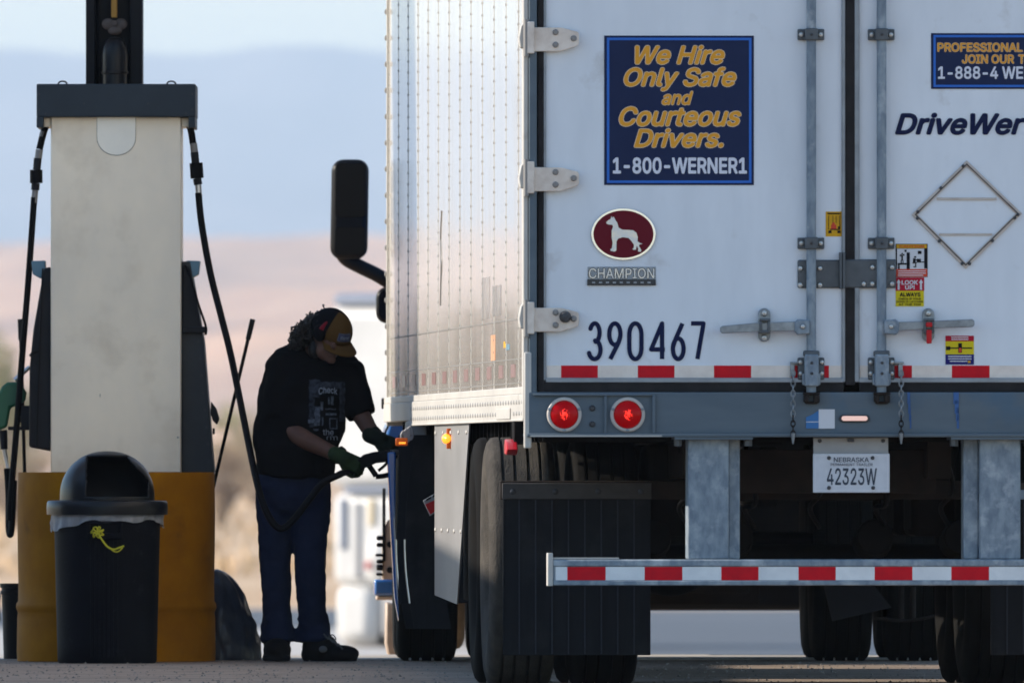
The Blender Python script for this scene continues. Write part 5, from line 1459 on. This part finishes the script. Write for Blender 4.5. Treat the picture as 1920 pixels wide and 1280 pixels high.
# ================================================================ NOZZLE IN HIS HANDS
nz = empty('fuel_nozzle', (WX(690, MY), MY, 0)); tag(nz, 'black fuel nozzle held in gloved hands at the truck tank', 'nozzle')
NXo = nz.location.x
def np2(px, py, d=-.27): return (WX(px, MY) - NXo, d, WZ(py, MY))
nmap = lambda a, b_, d: (WX(a, MY) - NXo, d, WZ(b_, MY))
m = MB(); m.tube([np2(636, 889, -.30), np2(655, 882, -.29), np2(672, 872, -.28)], .016, 12); m.build('handle_grip', 'hose_black', nz)
m = MB(); m.prism([(668, 864), (682, 852), (700, 847), (735, 843), (738, 862), (724, 866), (706, 868), (692, 874), (674, 882)], -.30, -.25, nmap); m.build('nozzle_body', 'hose_black', nz, .008)
m = MB(); m.tube([np2(688, 866), np2(698, 880), np2(706, 892)], .013, 8); m.tube([np2(705, 893), np2(718, 892), np2(732, 889)], .012, 8); m.tube([np2(710, 882), np2(722, 872), np2(730, 862)], .007, 8); m.tube([np2(728, 846), np2(732, 868), np2(732, 890)], .009, 8); m.build('trigger_guard', 'hose_black', nz)
m = MB(); m.tube([np2(716, 853), np2(735, 848, -.24), np2(750, 850, -.18), np2(760, 866, -.12)], .0125, 12); m.build('spout', 'steel_bright', nz)

# ================================================================ WHITE TRUCK FAR BEHIND
WY, WG = 250.0, -1.16
WR = R(-38)
wt = empty('box_truck', (WX(800, WY), WY, WG), WR); tag(wt, 'blurred white truck parked far behind the bending person', 'truck')
wx0 = wt.location.x
def wq(px, py): return ((WX(px, WY) - wx0) / math.cos(WR), WZ(py, WY) - WG)
def wbx(px0, py0, px1, py1, d0, d1, name, material, bev=.02, parent=None):
    a, c_ = wq(px0, py1); b_, e_ = wq(px1, py0); m_ = MB(); m_.box(a, b_, d0, d1, c_, e_); return m_.build(name, material, parent or wt, bev)
wbx(608, 568, 1000, 915, 0, 2.4, 'cargo_box', 'truck_white', .16)
wbx(622, 548, 992, 574, -.03, 2.3, 'roof_cap', 'truck_band', .10)
wbx(640, 912, 996, 926, .0, 2.3, 'bumper_band', 'truck_band', .05)
wbx(612, 920, 990, 1100, .05, 2.2, 'lower_body', 'truck_white', .14)
wbx(632, 935, 644, 1030, .02, .06, 'locker_door', 'truck_band', .02); wbx(662, 940, 670, 1085, .02, .06, 'locker_door', 'truck_gray', .02)
wbx(686, 935, 698, 985, .02, .06, 'marker_panel', 'truck_beige', .02)
m = MB(); c_ = wq(712, 1040); m.ell((c_[0], .1, c_[1]), (.24, .2, .32), 16, 12); m.build('fender', 'truck_white', wt)
m = MB(); c_ = wq(702, 1060); m.ell((c_[0], -.12, c_[1]), (.04, .03, .05), 12, 8); m.build('side_light', 'lens_red_plain', wt)
wbx(612, 1092, 692, 1212, .08, .8, 'tool_box', 'truck_white', .16)
wbx(688, 1092, 985, 1205, .16, 2.0, 'underbody', 'truck_gray', .14)
for px in (712, 930):
    o_ = wheel(wt, wq(px, 1100)[0], .35, dark=True); o_.rotation_euler = (0, 0, R(90))

# ================================================================ DESERT SHRUBS
def shrub(name, px, Y, w, h, leafm, n, label, leaf=.05, openness=.5, twigs=26, lift=0.1):
    e = empty(name, (WX(px, Y), Y, gz(WX(px, Y), Y) - .02)); tag(e, label, 'shrub', 'desert shrubs beyond the forecourt')
    tw = MB(); tips = []
    for i in range(twigs):
        a = random.uniform(0, 6.28); sp = random.uniform(.15, 1.0); L = h * random.uniform(.65, 1.0)
        p1 = Vector((math.cos(a) * w * sp * .45, math.sin(a) * w * sp * .45, L * .55)); p2 = Vector((math.cos(a) * w * sp * .55 + random.uniform(-.1, .1) * w, math.sin(a) * w * sp * .5, L * (1 - .3 * sp * sp)))
        tw.tube([(p1.x * .1, p1.y * .1, 0), p1 * .55, p1, p2], [.025, .006], 5); tips += [p1, (p1 + p2) / 2, p2, p2]
    tw.build('stem', 'twig', e)
    lf = MB()
    cl = [random.choice(tips) + Vector((random.gauss(0, .10) * w, random.gauss(0, .10) * w, random.gauss(0, .07) * h)) for _ in range(max(8, n // 30))]
    for i in range(n):
        c_ = random.choice(cl); p = c_ + Vector((random.gauss(0, .055) * w, random.gauss(0, .055) * w, random.gauss(0, .05) * h))
        if p.z < lift: p.z = lift + random.random() * .2
        a = Vector((random.uniform(-1, 1), random.uniform(-1, 1), random.uniform(-.3, 1))).normalized() * leaf * random.uniform(.6, 1.5); b_ = a.orthogonal().normalized() * leaf * .4
        lf.add([p - a, p + b_, p + a, p - b_], [(0, 1, 2, 3)])
    lf.build('foliage', leafm, e, angle=0)
    return e
shrub('desert_shrub', 2, 1000, 4.4, 7.6, 'olive_leaf', 3600, 'olive green shrub at the left edge behind the fuel hose', .16)
shrub('desert_shrub', 64, 1080, 3.4, 3.0, 'dry_leaf', 1500, 'low brown shrub between the left hose and the drum', .14)
shrub('desert_shrub', 425, 980, 3.0, 3.4, 'dry_leaf', 1000, 'tan dry shrub right of the pump above the trash bag', .13, twigs=46)
shrub('desert_shrub', 476, 1100, 3.2, 2.8, 'dry_leaf', 1000, 'dry shrub directly left of the bending person', .13, twigs=40)
shrub('desert_shrub', 416, 720, 1.3, 2.7, 'brown_leaf', 900, 'dark brown shrub beside the right edge of the pump', .08, twigs=40)
shrub('desert_shrub', 40, 690, 2.0, 1.7, 'brown_leaf', 1200, 'dark brown low shrub seen left of the drum', .08)
shrub('desert_shrub', 455, 1400, 4.2, 5.6, 'olive_leaf', 1200, 'tall pale shrub farther off between pump hose and person', .18)
shrub('desert_shrub', 596, 1500, 4.6, 4.2, 'dry_leaf', 1200, 'far dry shrub behind the person near the white truck', .18)
mat('dark_leaf', (.035, .045, .02), .8, col2=(.06, .07, .03), scale=3)
for i_, (x_, y_, w_, h_, lab) in enumerate(((-8.9, 205, 2.6, 3.5, 'dark green shrub nearest the lane, mirrored low in the trailer side'), (-10.4, 222, 3.0, 3.4, 'broad dark shrub behind the nearest one, mirrored in the trailer side'),
        (-13.0, 236, 3.0, 3.2, 'dark shrub third from the lane, mirrored in the trailer side'), (-15.5, 246, 3.6, 3.6, 'dark shrub farthest from the lane, mirrored in the trailer side'))):
    shrub('dark_shrub', 960 + x_ * F / y_, y_, w_, h_, 'dark_leaf', 5000, lab, .11, twigs=30)
# dry grass, beyond counting
g = MB()
for i in range(4000):
    Y = 420 + 700 * random.random() ** 1.7; x = random.uniform(-22, 8) * Y / 400 if random.random() < .8 else random.uniform(-60, 30)
    h_ = random.uniform(.12, .5); a = random.uniform(0, 6.28); w = .03 + Y * .00008
    z0 = gz(x, Y) - .02; q = (math.cos(a) * w, math.sin(a) * w); l = (random.uniform(-.15, .15), random.uniform(-.15, .15))
    g.add([(x - q[0], Y - q[1], z0), (x + q[0], Y + q[1], z0), (x + l[0], Y + l[1], z0 + h_)], [(0, 1, 2)])
g.build('dry_grass', 'straw', kind='stuff', angle=0)

# ================================================================ HAZE
hm = bpy.data.materials.new('haze_air'); hm.use_nodes = True
hn = hm.node_tree; hn.nodes.clear()
ho = hn.nodes.new('ShaderNodeOutputMaterial'); hv = hn.nodes.new('ShaderNodeVolumePrincipled')
hv.inputs['Color'].default_value = (.74, .86, 1.0, 1); hv.inputs['Density'].default_value = 5.2e-5; hv.inputs['Anisotropy'].default_value = 0.0
hn.links.new(hv.outputs[0], ho.inputs['Volume'])
MATS['haze_air'] = hm
m = MB(); m.box(-7100, 5100, -8050, 43100, -4.0, 740.0)
hz_ = m.build('haze', 'haze_air', kind='stuff', angle=0)
